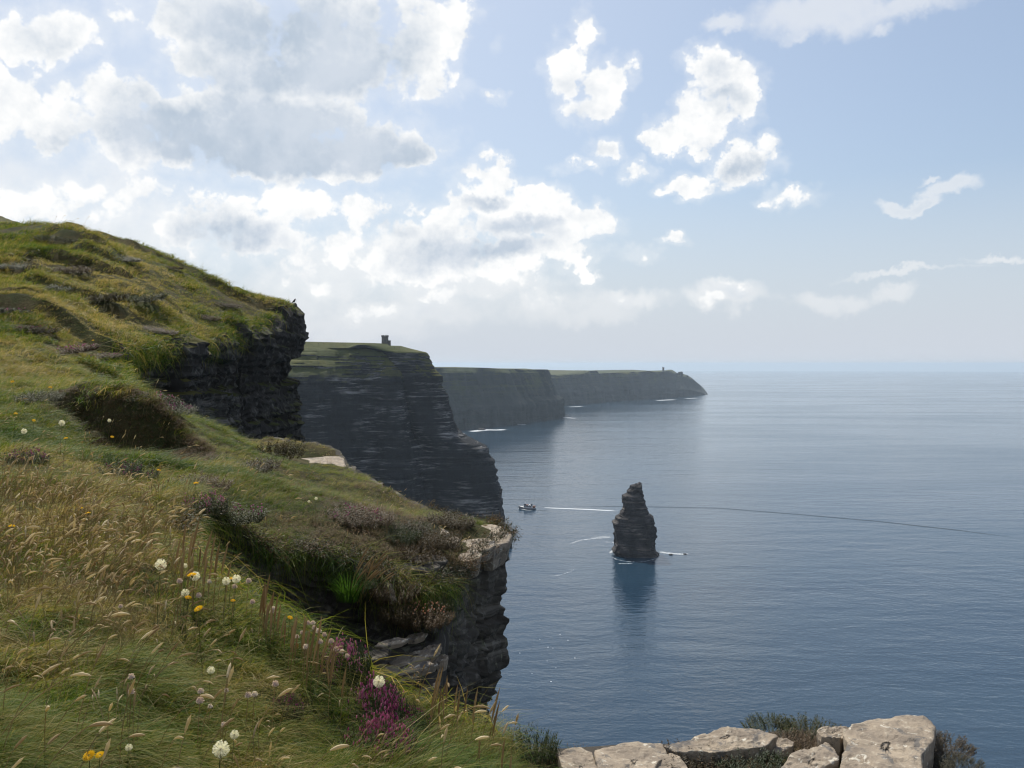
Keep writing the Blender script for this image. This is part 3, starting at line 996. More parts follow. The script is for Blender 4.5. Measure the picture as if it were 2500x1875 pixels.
# ------------------------------------------------------------------ tour boat
def boat():
    c = at(527.6, 509.4, H * F / (509.4 - EYE))
    root = bpy.data.objects.new('tour_boat', None); COL.objects.link(root)
    root.location = (c[0], c[1], 0)
    root.rotation_euler = (0, 0, math.radians(172))        # bow to the left
    tag(root, 'small white and dark tour boat heading left with a wake', 'boat')
    hullm = flat_mat('hull_paint', (0.34, 0.36, 0.40), .4)
    darkm = flat_mat('boat_dark', (0.035, 0.05, 0.075), .5)
    whitem = flat_mat('boat_white', (0.72, 0.72, 0.72), .4)
    redm = flat_mat('boat_brown', (0.20, 0.09, 0.06), .6)
    glassm = flat_mat('boat_glass', (0.015, 0.02, 0.03), .1, .5)
    # x = forward
    xs = np.array([-10, -9.6, -6, -2, 2, 5.5, 8, 9.6, 10.6])
    bw = np.array([2.3, 2.6, 2.9, 3.0, 2.95, 2.5, 1.7, .8, .06])
    top = np.array([1.9, 1.9, 1.8, 1.8, 1.9, 2.3, 2.8, 3.2, 3.5])
    rows = []
    for x, w_, t in zip(xs, bw, top):
        rows.append([(x, -w_, t), (x, -w_ * .93, .9), (x - .1, -w_ * .72, -.4), (x - .1, w_ * .72, -.4), (x, w_ * .93, .9), (x, w_, t)])
    v = np.array(rows).reshape(-1, 3)
    f = grid_faces(9, 6).tolist() + [[0, 1, 2, 3, 4, 5], [i * 6 for i in range(9)] + [i * 6 + 5 for i in range(8, -1, -1)]]
    mi = [0] * (8 * 5 + 1) + [1]
    hull = obj('hull', mesh('hull', v, f, False, [hullm, whitem], mi), root)
    mb = MB()
    for s in (-1, 1):
        mb.tube(np.column_stack([xs[4:], s * (bw[4:] + .05), top[4:] - .35]), .42, 6)
    obj('bow_stripe', mb.mesh('bow_stripe', [darkm]), hull)
    mb = MB(); mb.box((-.2, 0, 2.9), (9.0, 4.3, 2.3)); cab = obj('cabin', mb.mesh('cabin', [hullm]), root)
    mb = MB(); mb.box((0, 0, 0), (1.0, .1, .8)); wm = mb.mesh('window', [glassm])
    for s in (-1, 1):
        for k in range(5):
            obj('window', wm, cab, (-3.6 + 1.7 * k, s * 2.2, 3.1))
    mb = MB(); mb.box((-.4, 0, 4.15), (9.8, 4.8, .2)); obj('upper_deck', mb.mesh('upper_deck', [whitem]), root)
    mb = MB(); mb.box((2.9, 0, 5.1), (2.4, 3.2, 1.8)); wh = obj('wheelhouse', mb.mesh('wheelhouse', [darkm]), root)
    mb = MB(); mb.box((4.15, 0, 5.3), (.12, 2.8, .8)); obj('windscreen', mb.mesh('windscreen', [glassm]), wh)
    mb = MB(); mb.add([(-3.8, -2, 4.2), (-3.8, 2, 4.2), (-5.4, 2, 4.2), (-5.4, -2, 4.2), (-4.8, -1.8, 6.4), (-4.8, 1.8, 6.4), (-5.8, 1.8, 6.4), (-5.8, -1.8, 6.4)],
                      [[0, 1, 5, 4], [1, 2, 6, 5], [2, 3, 7, 6], [3, 0, 4, 7], [4, 5, 6, 7]])
    obj('radar_arch', mb.mesh('radar_arch', [darkm]), root)
    mb = MB(); mb.box((-7.6, 0, 2.8), (3.2, 4.4, 2.0)); obj('stern_locker', mb.mesh('stern_locker', [redm]), root)
    mb = MB(); mb.box((-2.4, 0, 4.8), (1.4, 3.6, 1.0)); obj('bench', mb.mesh('bench', [whitem]), root)
    mb = MB(); mb.box((.4, 0, 4.75), (2.4, 3.8, .9)); obj('seat_row', mb.mesh('seat_row', [redm]), root)
    mb = MB(); mb.tube([(2.4, 0, 6.0), (2.2, 0, 8.4)], .09, 6); mb.tube([(2.3, -.8, 7.4), (2.3, .8, 7.4)], .06, 5)
    obj('mast', mb.mesh('mast', [whitem]), root)
    mb = MB()
    rail = np.column_stack([xs[4:], bw[4:] * .95, top[4:] + .9])
    for s in (-1, 1):
        r = rail.copy(); r[:, 1] *= s
        mb.tube(r, .05, 4)
        for q in r:
            mb.tube([q - np.array([0, 0, .9]), q], .04, 4)
    obj('railing', mb.mesh('railing', [whitem]), root)


boat()

# ------------------------------------------------------------------ the near land: height field, coast, walls
CTRL = [  # picture position, forward distance of points on the ground
    # near bank
    (-150, 800, 2.0), (0, 800, 2.25), (0, 700, 2.9), (0, 620, 3.6), (0, 540, 4.8), (0, 475, 7), (0, 428, 10.5), (0, 398, 14.5),
    (-150, 700, 2.6), (-150, 560, 4.2), (-150, 450, 8.5), (-150, 400, 13),
    (100, 790, 2.5), (100, 700, 3.0), (110, 620, 3.8), (120, 545, 5.0), (115, 500, 6.6), (100, 470, 8.6),
    (205, 580, 4.45), (200, 650, 3.75), (200, 740, 3.05), (262, 622, 4.15), (330, 680, 3.95), (300, 780, 2.98), (400, 722, 3.9), (400, 805, 3.05),
    (470, 742, 3.9), (540, 776, 3.85), (500, 810, 3.25),
    # rock platform on the right
    (575, 762, 4.0), (650, 753, 4.1), (760, 744, 4.2), (900, 732, 4.4), (930, 732, 4.4), (700, 810, 3.55), (900, 810, 3.65), (1100, 800, 3.6), (800, 900, 2.6), (560, 900, 2.6),
    # heather mound with its dark hollow
    (60, 402, 13.2), (110, 399, 12.6), (150, 407, 12.2), (170, 420, 12), (190, 437, 11.6), (100, 446, 10.4), (150, 452, 10.2), (185, 462, 9.8), (55, 440, 10.8),
    (215, 455, 11.5), (245, 462, 11), (200, 500, 7.4), (160, 520, 6.2), (230, 520, 6.9), (255, 503, 8.2),
    # promontory: crest, back, hollow under the crest, shelf towards the edge
    (290, 506, 8.1), (330, 512, 8.1), (370, 520, 8.2), (410, 528, 8.3), (450, 532, 8.6), (490, 536, 8.8), (507, 539, 8.9),
    (270, 478, 11), (300, 482, 11.5), (340, 500, 10.2), (400, 518, 9.6), (460, 527, 9.6),
    (240, 535, 7.2), (280, 540, 7.3), (320, 545, 7.3), (360, 556, 7.25), (400, 574, 7.25), (425, 584, 7.2), (442, 578, 7.5), (470, 556, 8.1),
    (280, 575, 6.7), (340, 590, 6.7), (400, 610, 6.8), (190, 545, 5.6), (180, 530, 6.1),
    # slab ledge further on
    (300, 475, 17), (342, 470, 17.4), (346, 466, 17.9), (280, 466, 16.5), (245, 455, 16), (270, 460, 18.3), (310, 458, 18.3),
    # far hill
    (0, 372, 18), (0, 335, 23), (0, 295, 31), (0, 255, 41), (0, 228, 50), (0, 236, 60), (-150, 372, 18), (-150, 300, 30), (-150, 232, 50),
    (60, 385, 17.2), (100, 392, 16.8), (60, 224, 50), (85, 232, 50), (120, 247, 50), (175, 266, 51), (225, 293, 52), (265, 306, 54), (294, 312, 55),
    (135, 380, 24.5), (100, 352, 27), (165, 350, 33), (200, 338, 38), (240, 322, 46), (150, 303, 38), (100, 293, 36), (50, 320, 27), (50, 270, 38),
    (140, 402, 21), (165, 425, 19.5), (205, 447, 18.6), (120, 252, 58), (60, 235, 60), (225, 300, 58), (175, 272, 57),
]


class Ground:
    def __init__(self):
        P = np.array([at(*c) for c in CTRL])
        y = P[:, 1]
        extra = np.array([[0, 0.4, H - 1.66], [-1.6, 0.4, H - 1.0], [1.6, 0.4, H - 1.72], [-3.2, 1.2, H - .55], [0, -3, H - 1.6], [-3, -3, H - .6], [3, -3, H - 1.8]])
        P = np.vstack([P, extra])
        self.c = self.warp(P[:, 0], P[:, 1])
        yc = np.maximum(P[:, 1], 0) + 1.0
        val = (P[:, 2] - H) / yc
        n = len(P)
        A = np.zeros((n + 3, n + 3))
        A[:n, :n] = self.k(self.c[:, None, :] - self.c[None, :, :]) - np.eye(n) * 0.004
        A[:n, n] = 1; A[:n, n + 1:] = self.c
        A[n, :n] = 1; A[n + 1:, :n] = self.c.T
        self.w = np.linalg.solve(A, np.concatenate([val, [0, 0, 0]]))

    @staticmethod
    def warp(x, y):
        yc = np.maximum(y, 0) + 1.0
        return np.stack([x / yc * 1.6, np.log(yc) + 0.35 * np.minimum(y, 0)], -1)

    @staticmethod
    def k(d):
        return np.sqrt((d ** 2).sum(-1) + 0.0016)

    def smooth(self, x, y):
        x = np.asarray(x, float); y = np.asarray(y, float)
        sh = x.shape
        c = self.warp(x.ravel(), y.ravel())
        out = np.empty(len(c))
        n = len(self.c)
        for i in range(0, len(c), 20000):
            q = c[i:i + 20000]
            out[i:i + 20000] = self.k(q[:, None, :] - self.c[None]) @ self.w[:n] + self.w[n] + q @ self.w[n + 1:]
        yc = np.maximum(y, 0) + 1.0
        return H + out.reshape(sh) * yc

    def z(self, x, y):
        """ground with tussocks and hollows"""
        x = np.asarray(x, float); y = np.asarray(y, float)
        d = np.maximum(y, 0) + 1.0
        zz = self.smooth(x, y)
        flat_ = np.clip((x - 0.05) / 0.25, 0, 1) * np.clip((6 - y) / 1.0, 0, 1)
        a = 1 - flat_ * 0.85
        zz = zz + a * (0.065 * fbm(x / .45, y / .45, 0, 4, 41) + 0.018 * vnoise(x / .13, y / .13, 0, 43))
        # the undercut front of the heather mound
        px = 512 + F * x / np.maximum(y, .5)
        yl = np.interp(px, [30, 60, 110, 150, 195, 215], [13.0, 12.7, 12.1, 11.8, 11.3, 11.0]) + .25 * vnoise(x / .7, 0.5, 0, 51)
        s_ = yl - y
        cut = np.clip(s_ / .28, 0, 1) * np.clip((2.6 - s_) / 1.6, 0, 1) * np.clip((px - 40) / 40, 0, 1) * np.clip((214 - px) / 60, 0, 1)
        zz = zz - .40 * cut * (1 + .5 * fbm(x / .6, y / .6, 0, 3, 53)) + .16 * np.exp(-((s_ + .35) / .4) ** 2) * np.clip((px - 40) / 40, 0, 1) * np.clip((214 - px) / 60, 0, 1)
        far = np.clip((d - 9) / 10, 0, 1)
        scarp = fbm(x / 5.0, y / 3.6, 0, 3, 52)
        zz = zz + np.clip((d - 17) / 6, 0, 1) * (.55 * np.clip((scarp - .02) / .10, 0, 1) - .25)
        zz = zz + far * (0.22 * fbm(x / 2.2, y / 2.2, 0, 4, 47) + 0.16 * np.abs(vnoise(x / .9, y / .9, 0, 48)) + 0.10)
        return zz


G = Ground()
COAST = [(3.4, -4), (2.8, 0), (2.2, 2.0), (1.84, 3.1), (1.80, 3.7), (1.88, 4.1), (1.94, 4.36), (1.6, 4.44), (1.05, 4.26), (0.55, 4.14), (0.16, 4.08), (-0.02, 4.0), (-0.22, 4.06), (-0.46, 4.12),
         (-0.80, 4.16), (-1.15, 4.42), (-1.46, 4.74), (-1.82, 5.2), (-2.1, 5.8), (-2.25, 6.4), (-2.1, 6.85), (-1.75, 7.1), (-1.35, 7.22), (-1.0, 7.16), (-0.76, 7.1), (-0.6, 7.28), (-0.42, 7.8), (-0.22, 8.4), (-0.06, 8.86),
         (-0.10, 9.25), (-0.45, 10.0), (-1.0, 11.2), (-1.75, 12.6), (-2.4, 14.4), (-2.75, 16.0), (-2.95, 17.2), (-3.15, 17.8), (-3.5, 18.35), (-4.6, 18.9), (-6.2, 19.6), (-7.9, 20.8), (-9.5, 22.6),
         (-10.6, 25.0), (-11.5, 28), (-12.1, 33), (-12.75, 38), (-13.2, 44), (-13.1, 50), (-13.0, 54), (-13.05, 55.6), (-13.6, 56.8), (-15.5, 58.5), (-20, 62), (-30, 66), (-50, 72), (-75, 78)]
coast = resample(np.array(COAST, float), lambda p: 0.012 + 0.0042 * max(p[1], 1.0) + (0.02 if p[1] < 2 else 0))
_d = np.maximum(coast[:, 1], 2.0)
_seg = np.concatenate([[0], np.cumsum(np.linalg.norm(np.diff(coast, axis=0), axis=1))])
_t = unit(np.gradient(coast, axis=0))
coast_n = np.stack([_t[:, 1], -_t[:, 0]], 1)            # points out to sea
# walking away with the land on the left, the sea lies to the right
coast = coast + coast_n * (0.010 * _d * fbm(_seg / (0.09 * _d + .2), 0, 0, 3, 61))[:, None]
poly = np.vstack([coast, [(-90, 90), (-90, -6), (3.6, -6)]])


def inside(x, y):
    x = np.asarray(x, float); y = np.asarray(y, float)
    r = np.zeros(x.shape, bool)
    px, py = poly[:, 0], poly[:, 1]
    qx, qy = np.roll(px, -1), np.roll(py, -1)
    for a, b_, c, d_ in zip(px, py, qx, qy):
        if b_ == d_:
            continue
        cross = ((b_ > y) != (d_ > y))
        if not cross.any():
            continue
        r ^= cross & (x < (c - a) * (y - b_) / (d_ - b_) + a)
    return r


def soil_mat():
    m_, b, out = mat('soil_turf')
    co = b.node('ShaderNodeTexCoord').outputs['Object']
    n1 = b.noise(co, 1.1, 6.0, 0.62)
    n2 = b.noise(co, 17.0, 5.0, 0.65)
    n3 = b.noise(co, 0.22, 4.0, 0.55)
    c = b.mix(b.ramp(n1, 0.36, 0.62), (0.030, 0.036, 0.012), (0.075, 0.062, 0.026))
    c = b.mix(b.m('MULTIPLY', b.ramp(n3, 0.45, 0.62), 0.5), c, (0.05, 0.07, 0.018))
    c = b.mix(b.ramp(n2, 0.45, 0.75), c, (0.045, 0.030, 0.016))
    principled(b, out, c, 0.95, 0.1, b.m('ADD', n2, b.m('MULTIPLY', n1, 0.5)), 0.05, 1.0)
    return m_


soil = soil_mat()
near_rock = rock_mat('near_rock', (0.034, 0.030, 0.025), (0.085, 0.075, 0.062), (0.22, 0.20, 0.165), 1.0, 6.0, None, 0.6, 0.03, 0.9, (0.16, 0.155, 0.11))
slab_rock = rock_mat('slab_rock', (0.20, 0.165, 0.13), (0.36, 0.295, 0.22), (0.47, 0.41, 0.32), 3.4, 0.0, None, 0.6, 0.035, 0.9, (0.52, 0.48, 0.40), blotch=(0.11, 0.105, 0.10))
hill_rock = rock_mat('hill_rock', (0.022, 0.020, 0.017), (0.052, 0.047, 0.040), (0.16, 0.145, 0.125), 0.35, 1.3, (0.050, 0.055, 0.014), 0.72, 0.12, 0.9)


def terrain():
    nu, nv = 380, 420
    yv = np.concatenate([np.linspace(-4.5, 1.4, 40, endpoint=False), 1.4 * (80 / 1.4) ** np.linspace(0, 1, nv)])
    u = np.linspace(-1.15, 0.78, nu)
    Y = np.repeat(yv[:, None], nu, 1)
    X = u[None, :] * (np.maximum(Y, -.5) + 2.6)
    X = np.clip(X, -80, None)
    Z = G.z(X, Y)
    ins = inside(X, Y)
    nr = len(yv)
    f = grid_faces(nr, nu)
    ok = ins.ravel()[f].all(1)
    f = f[ok]
    used = np.unique(f)
    remap = -np.ones(nr * nu, int); remap[used] = np.arange(len(used))
    V = np.column_stack([X.ravel(), Y.ravel(), Z.ravel()])[used]
    f = remap[f]
    o = obj('terrain', mesh('terrain', V, f, True, [soil]))
    tag(o, 'grassy cliff top land rising from the near bank to the hill on the left', None, None, 'structure')


terrain()


def wall(name, i0, i1, m_, label, layers, depth_near, overhang, seed, top_in=0.02, under=0.0):
    """the rock face below the coast from sample i0 to i1"""
    c = coast[i0:i1]; n_ = coast_n[i0:i1]; s = _seg[i0:i1]
    # smooth the outward direction
    k = 9
    ker = np.ones(k) / k
    n2 = np.stack([np.convolve(np.pad(n_[:, a], k // 2, 'edge'), ker, 'valid') for a in (0, 1)], 1)
    n2 = unit(n2)
    d = np.maximum(c[:, 1], 2.5)
    zt = G.z(c[:, 0], c[:, 1]) + 0.012
    rows = []
    # 1: into the turf, then down in fine beds, then ever coarser to the sea
    fr = np.concatenate([np.linspace(0, 1, 130), 1 + np.geomspace(0.02, 1, 26)])
    rows.append(np.column_stack([c - n2 * (0.02 * d)[:, None], zt - 0.004 * d]))
    for q in fr:
        dep = depth_near(d) * min(q, 1.0)
        z = zt - dep
        if q > 1:
            z = z + (-6 - z) * ((q - 1) ** 1.3)
        st = strat(s, z, layers, seed)
        sc_ = np.clip(0.5 + d / 18.0, 0.6, 1.6)
        big = (0.028 * d) * fbm(s / (0.12 * d + .3), z / (0.5 * d), 0, 4, seed + 9) + 0.005 * d * fbm(s / (0.03 * d + .1), z / (0.06 * d), 0, 3, seed + 10)
        ramp_in = np.clip(dep / (0.012 * d), 0.15, 1)
        out_ = (st * sc_ + big) * ramp_in + 0.03 + overhang(dep, d, s)
        p = c + n2 * out_[:, None]
        rows.append(np.column_stack([p, z]))
    v = np.concatenate(rows)
    o = obj(name, mesh(name, v, grid_faces(len(rows), len(c)), False, [m_]))
    tag(o, label, None, None, 'structure')
    return o


def idx_at(x, y):
    return int(np.argmin((coast[:, 0] - x) ** 2 + (coast[:, 1] - y) ** 2))


iA, iB, iC = idx_at(-2.1, 5.8), idx_at(-1.75, 12.6), idx_at(-6.2, 19.6)
near_layers = [(0.022, .30, .035), (0.06, .45, .075), (0.17, .8, .10), (0.6, 1.6, .12)]
wall('cliff', 0, iA + 1, near_rock, 'rock edge under the near bank and the pale slabs', near_layers, lambda d: 0.5 * d, lambda dep, d, s: -0.03 * dep, 71)
wall('cliff', iA, iB + 1, near_rock, 'dark ledged rock face of the near promontory above the sea', near_layers, lambda d: 0.46 * d, lambda dep, d, s: -0.13 * np.minimum(dep, 2.4) , 73)
wall('cliff', iB, iC + 1, near_rock, 'short rock face under the pale flat ledge', [(0.06, .4, .07), (.2, 1.0, .14), (.8, 2.0, .2)], lambda d: 0.3 * d, lambda dep, d, s: -0.10 * np.minimum(dep, 3), 75)
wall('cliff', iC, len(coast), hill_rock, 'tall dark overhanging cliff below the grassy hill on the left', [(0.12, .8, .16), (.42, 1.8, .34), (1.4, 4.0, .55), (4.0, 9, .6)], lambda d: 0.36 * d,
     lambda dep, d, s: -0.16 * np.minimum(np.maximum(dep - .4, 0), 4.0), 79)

# ------------------------------------------------------------------ stones
def ground_hit(px, py, h=0.0, lo=1.6, hi=70.0):
    """where the line of sight through px,py meets the surface lying h above the ground"""
    ds = np.geomspace(lo, hi, 700)
    v = ray(px, py)
    P = v[None, :] * (ds / v[1])[:, None] + np.array([0, 0, H])
    g = G.z(P[:, 0], P[:, 1]) + h - P[:, 2]
    g = np.where(inside(P[:, 0], P[:, 1]), g, -1)
    i = np.argmax(g > 0)
    if g[i] <= 0:
        return None
    if i == 0:
        return P[0]
    t = g[i - 1] / (g[i - 1] - g[i])
    return P[i - 1] + (P[i] - P[i - 1]) * t if g[i - 1] > -0.5 else P[i]


def plane_pts(pix, z):
    out = []
    for (px, py) in pix:
        v = ray(px, py)
        out.append(v[:2] * ((z - H) / v[2]))
    return np.array(out)


STONES = []


def on_stone(x, y, m=0.0):
    r = np.zeros(len(x), bool)
    for o_ in STONES:
        c = o_.mean(0)
        a = np.arctan2(o_[:, 1] - c[1], o_[:, 0] - c[0]); q = o_[np.argsort(a)]; a = np.sort(a)
        rr = np.linalg.norm(q - c, axis=1)
        aa = np.arctan2(y - c[1], x - c[0])
        lim = np.interp(aa, np.concatenate([[a[-1] - 6.2832], a, [a[0] + 6.2832]]), np.concatenate([[rr[-1]], rr, [rr[0]]]))
        r |= np.hypot(x - c[0], y - c[1]) < lim * (1 + m)
    return r


def stone(name, outline, ztop, thick, m_, label, seed, tilt=(0, 0), rings=22, n=110, relief=.02, cat='rock', group=None, parent=None, rim=.06):
    """a weathered slab: outline (k,2) world, flat-ish top with relief, rounded broken edge, side faces in beds"""
    outline = np.asarray(outline, float)
    if name == 'rock_slab':
        STONES.append(outline)
    c = outline.mean(0)
    a = np.arctan2(outline[:, 1] - c[1], outline[:, 0] - c[0])
    o_ = np.argsort(a)
    outline = outline[o_]
    cl = np.vstack([outline, outline[:1]])
    seg = np.concatenate([[0], np.cumsum(np.linalg.norm(np.diff(cl, axis=0), axis=1))])
    q = np.linspace(0, seg[-1], n, endpoint=False)
    R = np.stack([np.interp(q, seg, cl[:, 0]), np.interp(q, seg, cl[:, 1])], 1) - c
    size = np.linalg.norm(R, axis=1).mean()
    ang = np.arange(n) / n * 2 * np.pi
    R = R * (1 + 0.055 * fbm(np.cos(ang) * 3.5 + seed, np.sin(ang) * 3.5, 0, 5, seed, .65))[:, None]
    V = [np.array([[0, 0, 0.0]])]
    fr = np.linspace(0, 1, rings + 1)[1:] ** 0.8
    for f_ in fr:
        z = np.zeros(n) - rim * size * np.clip((f_ - .92) / .08, 0, 1) ** 2
        V.append(np.column_stack([R * f_, z]))
    for k, dz in enumerate(np.linspace(.12, 1, 9)):
        st = strat(ang * size, np.full(n, -dz * thick), [(thick * .18, size * .3, .05 * size), (thick * .45, size * .5, .07 * size)], seed)
        V.append(np.column_stack([R * (1.0 + (st / size))[:, None] * (1 - 0.03 * k), np.full(n, -rim * size - dz * thick)]))
    V = np.concatenate(V)
    x, y = V[:, 0] + c[0], V[:, 1] + c[1]
    fall = np.clip(1 + V[:, 2] / (thick * .6), 0.2, 1)
    h = fbm(x / (.8 * size), y / (.8 * size), 0, 3, seed + 1) * relief * .8 + fbm(x / (.12 * size), y / (.12 * size), 0, 4, seed + 2) * relief * .28
    crack = np.abs(fbm(x / (.45 * size), y / (.7 * size), 0, 3, seed + 4))
    terr = np.floor(fbm(x / (.7 * size), y / (.5 * size), 0, 3, seed + 6) * 4 + .5) * relief * .35
    V[:, 2] += (h + terr) * fall + V[:, 0] * tilt[0] + V[:, 1] * tilt[1]
    f = [[0, 1 + j, 1 + (j + 1) % n] for j in range(n)]
    f += (grid_faces(rings + 9, n, True) + 1).tolist()
    o = obj(name, mesh(name, V, f, True, [m_]), parent, (c[0], c[1], ztop))
    me = o.data
    me.polygons.foreach_set('use_smooth', np.array([i < n + n * (rings - 1) for i in range(len(f))]))
    if parent is None:
        tag(o, label, cat, group)
    return o
    return o


def slabs():
    g = 'pale weathered rock slabs at the lower right'
    def S(pix, z, thick, label, seed, relief=.016, tilt=(0, 0), rim=.014):
        z = z + .03; relief = relief * .9
        stone('rock_slab', plane_pts(pix, H - z), H - z, thick, slab_rock, label, seed, tilt, relief=relief, group=g, rim=rim)
    S([(842, 732), (852, 726), (866, 723), (880, 719), (908, 717), (926, 719), (935, 728), (934, 738), (922, 752), (922, 775), (912, 800), (850, 805), (838, 778), (843, 752), (848, 742)], 1.60, .45,
      'largest pale lichened slab with rounded end, at the far right', 3, .020, (0, .02))
    S([(817, 731), (824, 726.5), (846, 727), (852, 732), (840, 739), (822, 737)], 1.63, .2, 'small pale rock wedged behind the largest slab, left of it', 5, .012)
    S([(776, 772), (790, 758), (812, 749), (826, 744.5), (834, 747), (839, 758), (838, 764), (818, 770), (800, 784), (776, 792)], 1.62, .25, 'blocky pale rock in front of the largest slab, with dark crack below', 7, .018, (.03, .05))
    S([(842, 772), (846, 763), (858, 759.5), (868, 764), (880, 775), (870, 800), (845, 800)], 1.56, .2, 'small grey rock at the bottom edge between block and largest slab', 9, .012)
    S([(556, 751), (568, 748), (584, 747), (592, 750), (602, 776), (606, 800), (580, 800), (565, 775)], 1.65, .3, 'leftmost pale slab beside the dark heather cushion', 11, .014)
    S([(594, 750), (612, 745), (628, 742), (646, 742), (662, 743), (668, 750), (658, 762), (650, 778), (646, 802), (612, 802), (600, 775)], 1.645, .3, 'broad flat grey slab, second from the left', 13, .012)
    S([(664, 745), (686, 739), (702, 734), (722, 729.5), (740, 728), (760, 729), (773, 733), (778, 738), (762, 745), (735, 749), (700, 750), (676, 751)], 1.64, .3, 'long pale slab behind the brown heather tuft', 15, .016)
    S([(655, 760), (668, 755), (680, 757), (690, 770), (690, 790), (665, 800), (655, 780)], 1.66, .2, 'small grey slab left of the brown heather tuft', 17, .01)
    S([(770, 742), (782, 737), (794, 741), (792, 748), (776, 752)], 1.68, .2, 'small flat stone at the right end of the long slab', 19, .01)
    # pale flat ledge in the middle distance
    stone('rock_slab', plane_pts([(288, 462), (300, 458.5), (318, 457), (338, 456.5), (345, 458.5), (346, 466), (336, 471), (318, 477), (303, 481), (296, 472)], H - 1.70), H - 1.70, .9, slab_rock,
          'pale flat rock ledge jutting out in the middle distance', 23, relief=.03, tilt=(0, .02))
    stone('rock_slab', plane_pts([(262, 472), (275, 468), (296, 468), (306, 474), (300, 482), (280, 480)], H - 1.78), H - 1.78, .4, slab_rock, 'thin pale rock left of the flat ledge, partly under turf', 27, relief=.03)
    # tip of the promontory
    def top(pix, d, thick, label, seed, tilt=(0, 0), m_=slab_rock, relief=.012):
        P = np.array([at(px, py, d)[:2] for px, py in pix])
        z = np.mean([at(px, py, d)[2] for px, py in pix])
        return P, z
    def T(cx, cyy, d, rx, ry, thick, label, seed, tilt=(0, 0), m_=slab_rock, relief=.012, rot=0.0):
        c = at(cx, cyy, d)
        a = np.linspace(0, 2 * np.pi, 14, endpoint=False)
        rr = 1 + .28 * (hsh(np.arange(14), seed, 1) - .5)
        x, y = rx * np.cos(a) * rr, ry * np.sin(a) * rr
        P = np.stack([c[0] + x * math.cos(rot) - y * math.sin(rot), c[1] + x * math.sin(rot) + y * math.cos(rot)], 1)
        if 'flaky' in label: m_ = near_rock
        stone('rock_slab', P, c[2] - .025, thick, m_, label, seed, tilt, rings=10, n=54, relief=relief * .7, group='pale rocks on the near promontory', rim=.03)
    T(489, 533, 8.75, .19, .42, .22, 'pale rough rock forming the very tip of the near promontory', 31, (.04, .10), relief=.022)
    T(476, 541, 8.35, .17, .16, .12, 'pale broken rock just below the promontory tip', 33, (.06, .16), relief=.02)
    T(470, 553, 8.0, .10, .10, .16, 'small pale rock patch on the face below the promontory tip', 35, (.1, .3))
    T(432, 529, 8.45, .17, .12, .09, 'pale rock lying left of the tip among brown heather', 37, (0, .12))
    T(446, 537, 8.2, .14, .08, .08, 'thin pale stone under the heather edge, between the two larger pale rocks', 39, (0, .15))
    T(423, 556, 7.5, .18, .09, .10, 'upper flaky grey ledge in the middle of the promontory face', 41, (0, .25), relief=.02)
    T(421, 562, 7.4, .17, .09, .12, 'lower flaky grey ledge in the middle of the promontory face', 43, (0, .25), relief=.02)
    led = stone('cliff_ledge', [(-1.75, 7.4), (-1.62, 6.62), (-1.3, 6.42), (-.98, 6.4), (-.72, 6.62), (-.56, 6.95), (-.5, 7.4), (-1.1, 7.7)], H - 2.16, 1.9, near_rock, 'x', 90, (.05, .16), rings=26, n=150, relief=.05, rim=.12)
    for kk in ('category', 'label', 'group'):
        if kk in led: del led[kk]
    tag(led, 'dark rock ledge below the turf bank of the near promontory', None, None, 'structure')
    k = 50
    lab = ['long pale flake leaning on the lower ledge', 'white lichened stone on the lower ledge', 'thin tan flake at the left of the lower ledge', 'broad grey flake below the long pale flake', 'dark grey block at the foot of the lower ledge',
           'narrow pale stone near the edge of the drop', 'small tan stone above the lower ledge', 'flat grey stone left of the lower ledge', 'grey flake deep in the dark gully', 'pale sliver under the white lichened stone',
           'small stone wedged beside the orange thrift cushion', 'grey slab low on the promontory face']
    spec = [(414, 653, 6.72, .20, .07, .05), (433, 644, 6.86, .07, .05, .05), (392, 638, 6.66, .13, .05, .035), (404, 664, 6.6, .22, .07, .07), (394, 674, 6.5, .20, .08, .10), (441, 655, 6.82, .06, .05, .08),
            (416, 633, 6.9, .08, .05, .035), (372, 652, 6.5, .13, .07, .05), (348, 662, 6.4, .16, .08, .08), (424, 662, 6.7, .10, .05, .05), (432, 622, 7.1, .06, .05, .05), (414, 684, 6.5, .20, .09, .10)]
    for (cx, cyy, d, rx, ry, th), l_ in zip(spec, lab):
        k += 1
        T(cx, cyy, d, rx, ry, th, l_, k, (.10, .22), slab_rock if ('pale' in l_ or 'white' in l_ or 'tan' in l_) else near_rock, .012, .25)
    # bleached splinter standing in the gully
    p0, p1 = at(382.5, 579, 7.1), at(393, 596, 6.95)
    mb = MB()
    mb.tube([p0 - p1, (p0 - p1) * .5 + np.array([.01, 0, .01]), np.array([0, 0, -.05])], [.012, .03, .035], 7)
    o = obj('rock_splinter', mb.mesh('rock_splinter', [slab_rock]), None, p1)
    tag(o, 'slanting pale splinter of rock beside the green grass tussock', 'rock')


slabs()

# ------------------------------------------------------------------ grass and low plants
WIND = unit([0.9, 0.15])


def curve_pts(base, L, lean_dir, lean, n, droop=0.0):
    t = np.linspace(0, 1, n)
    h = L * (t - 0.5 * lean * t ** 2 * 0.8)
    s = L * lean * t ** 1.7
    z = h - L * droop * t ** 3
    return np.column_stack([base[0] + lean_dir[0] * s, base[1] + lean_dir[1] * s, base[2] + z])


